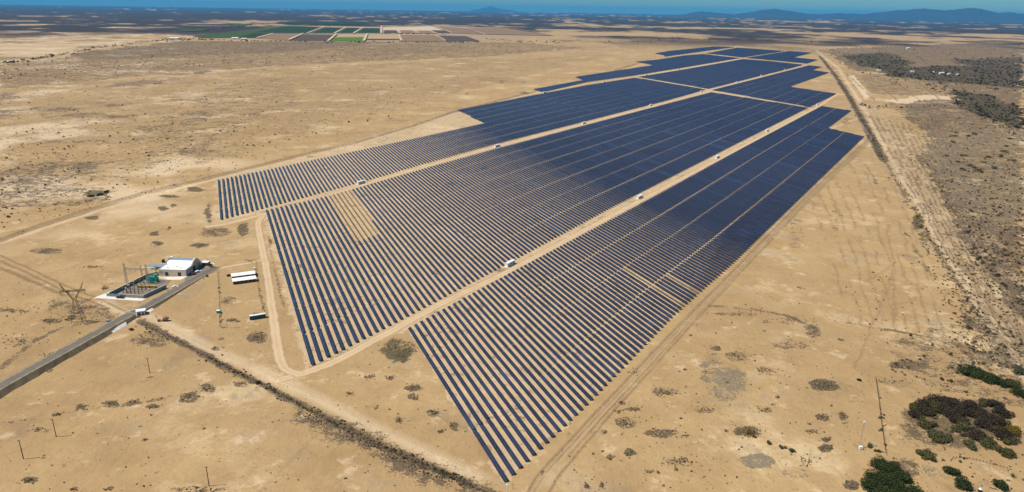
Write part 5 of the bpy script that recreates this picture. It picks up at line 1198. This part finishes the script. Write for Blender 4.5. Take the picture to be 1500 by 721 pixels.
# far hamlet
for k, (px, py, w_, h_, m_, lab) in enumerate(((1379, 108.5, 16, 5, 'white', 'white house in the far hamlet, largest of the row'), (1390, 109.5, 10, 4, 'white', 'white house in the far hamlet right of the largest'), (1402, 110.5, 8, 4, 'concrete', 'pale house in the far hamlet, rightmost of the row'), (1336, 106, 12, 4, 'concrete', 'pale house in the far hamlet, leftmost by the trees'), (1287, 104.5, 14, 4, 'concrete', 'low pale building among the far dark trees'), (1366, 107, 9, 4, 'pink', 'pinkish house in the far hamlet left of the largest'),
                                    (256, 58, 60, 9, 'white', 'long white farm shed by the far left tree line'), (345, 57.8, 40, 9, 'white', 'white farm building before the far green crops'), (1330, 72, 20, 7, 'white', 'tiny white shed far out on the right plain'), (358, 58.5, 30, 8, 'concrete', 'grey farm building right of the white one by the crops'))):
    t = thing('farm_house', lab, 'house', at(px, py), rad(random.uniform(-15, 15)))
    MB().box((0, 0, h_ / 2), (w_, w_ * .5, h_)).build('wall', M[m_], t)
    MB().prism_x([(-w_ * .29, h_), (w_ * .29, h_), (0, h_ * 1.4)], -w_ * .52, w_ * .52).build('roof', M['roofwhite'], t)
    MB().box((0, -w_ * .25 - .05, h_ * .35), (w_ * .12, .1, h_ * .7)).build('door', M['dark_steel'], t)

# ------------------------------------------------------------------ mountains
def mountains(name, prof, D, depth, base_y):
    xs = np.array([p[0] for p in prof]); hs = []
    for px, py in prof:
        d = R_ * ((px - CX) / F) + U_ * (-(py - CY) / F) + f0; t_ = D / math.hypot(d.x, d.y); hs.append(max(0, H + d.z * t_))
    ang = []
    for px, py in prof:
        d = R_ * ((px - CX) / F) + U_ * (-(30 - CY) / F) + f0; ang.append(math.atan2(d.x, d.y))
    a = np.linspace(ang[0], ang[-1], 420); h = np.interp(a, ang, hs); k = 46
    tt = np.linspace(-1, 1, k); AA, TT = np.meshgrid(a, tt); HH = np.broadcast_to(h, AA.shape)
    RR = D + TT * depth
    X, Y = np.sin(AA) * RR, np.cos(AA) * RR
    rg = 1 - np.abs(2 * fbm(X * .0011, Y * .0011, 5, 9) - 1)
    prof_ = np.clip(1 - np.abs(TT), 0, 1) ** 1.1
    Z = HH * prof_ * (.72 + .28 * np.where(np.abs(TT) < .05, 1, rg)) + (rg - .7) * 90 * prof_ * np.clip(HH / 300, 0, 1) * 1.0 - 4
    V = np.stack([X, Y, Z], -1).reshape(-1, 3); ii, jj = np.meshgrid(np.arange(k - 1), np.arange(419), indexing='ij')
    Q = np.stack([ii * 420 + jj, ii * 420 + jj + 1, (ii + 1) * 420 + jj + 1, (ii + 1) * 420 + jj], -1).reshape(-1, 4)
    tag(link(name, np_mesh(name, V, Q, M['mount'])), kind='structure')
mountains('mountains', [(960, 23), (985, 22), (1000, 21.2), (1012, 18.6), (1027, 17), (1050, 19), (1075, 21), (1100, 17.6), (1115, 15), (1135, 12.8), (1150, 14.6), (1165, 17.4), (1180, 20), (1200, 21), (1230, 19.6), (1260, 20.8), (1290, 18.2), (1310, 15.6), (1330, 13.8), (1350, 12.3), (1365, 13.7), (1380, 15.2), (1400, 13.7), (1415, 11.8), (1433, 12.6), (1445, 15.6), (1460, 19.8), (1475, 18), (1490, 20), (1510, 21), (1560, 19), (1620, 24)], 40000, 4200, 30)
mountains('far_mountains', [(690, 15), (703, 13.2), (710, 11.2), (718, 9.2), (725, 11.6), (736, 13.4), (755, 15.5)], 69000, 1800, 16)

# ------------------------------------------------------------------ haze
TOPZ = max((o_.matrix_world @ v_.co).z for o_ in bpy.data.objects if o_.name.endswith('mountains') for v_ in o_.data.vertices) + 4
print('top', TOPZ)
hb = MB().box((0, 0, TOPZ / 2 - .5), (160000, 160000, TOPZ + 1))
hm = bpy.data.materials.new('haze'); hm.use_nodes = True; hn = hm.node_tree.nodes; hn.remove(hn['Principled BSDF'])
pv = hn.new('ShaderNodeVolumePrincipled'); pv.inputs['Color'].default_value = (*HAZE_COLOR, 1); pv.inputs['Density'].default_value = HAZE_DENSITY; pv.inputs['Anisotropy'].default_value = 0.0
hm.node_tree.links.new(pv.outputs[0], hn['Material Output'].inputs['Volume'])
tag(hb.build('haze', hm), 'thin blue air haze over the plain', 'haze', kind='stuff')
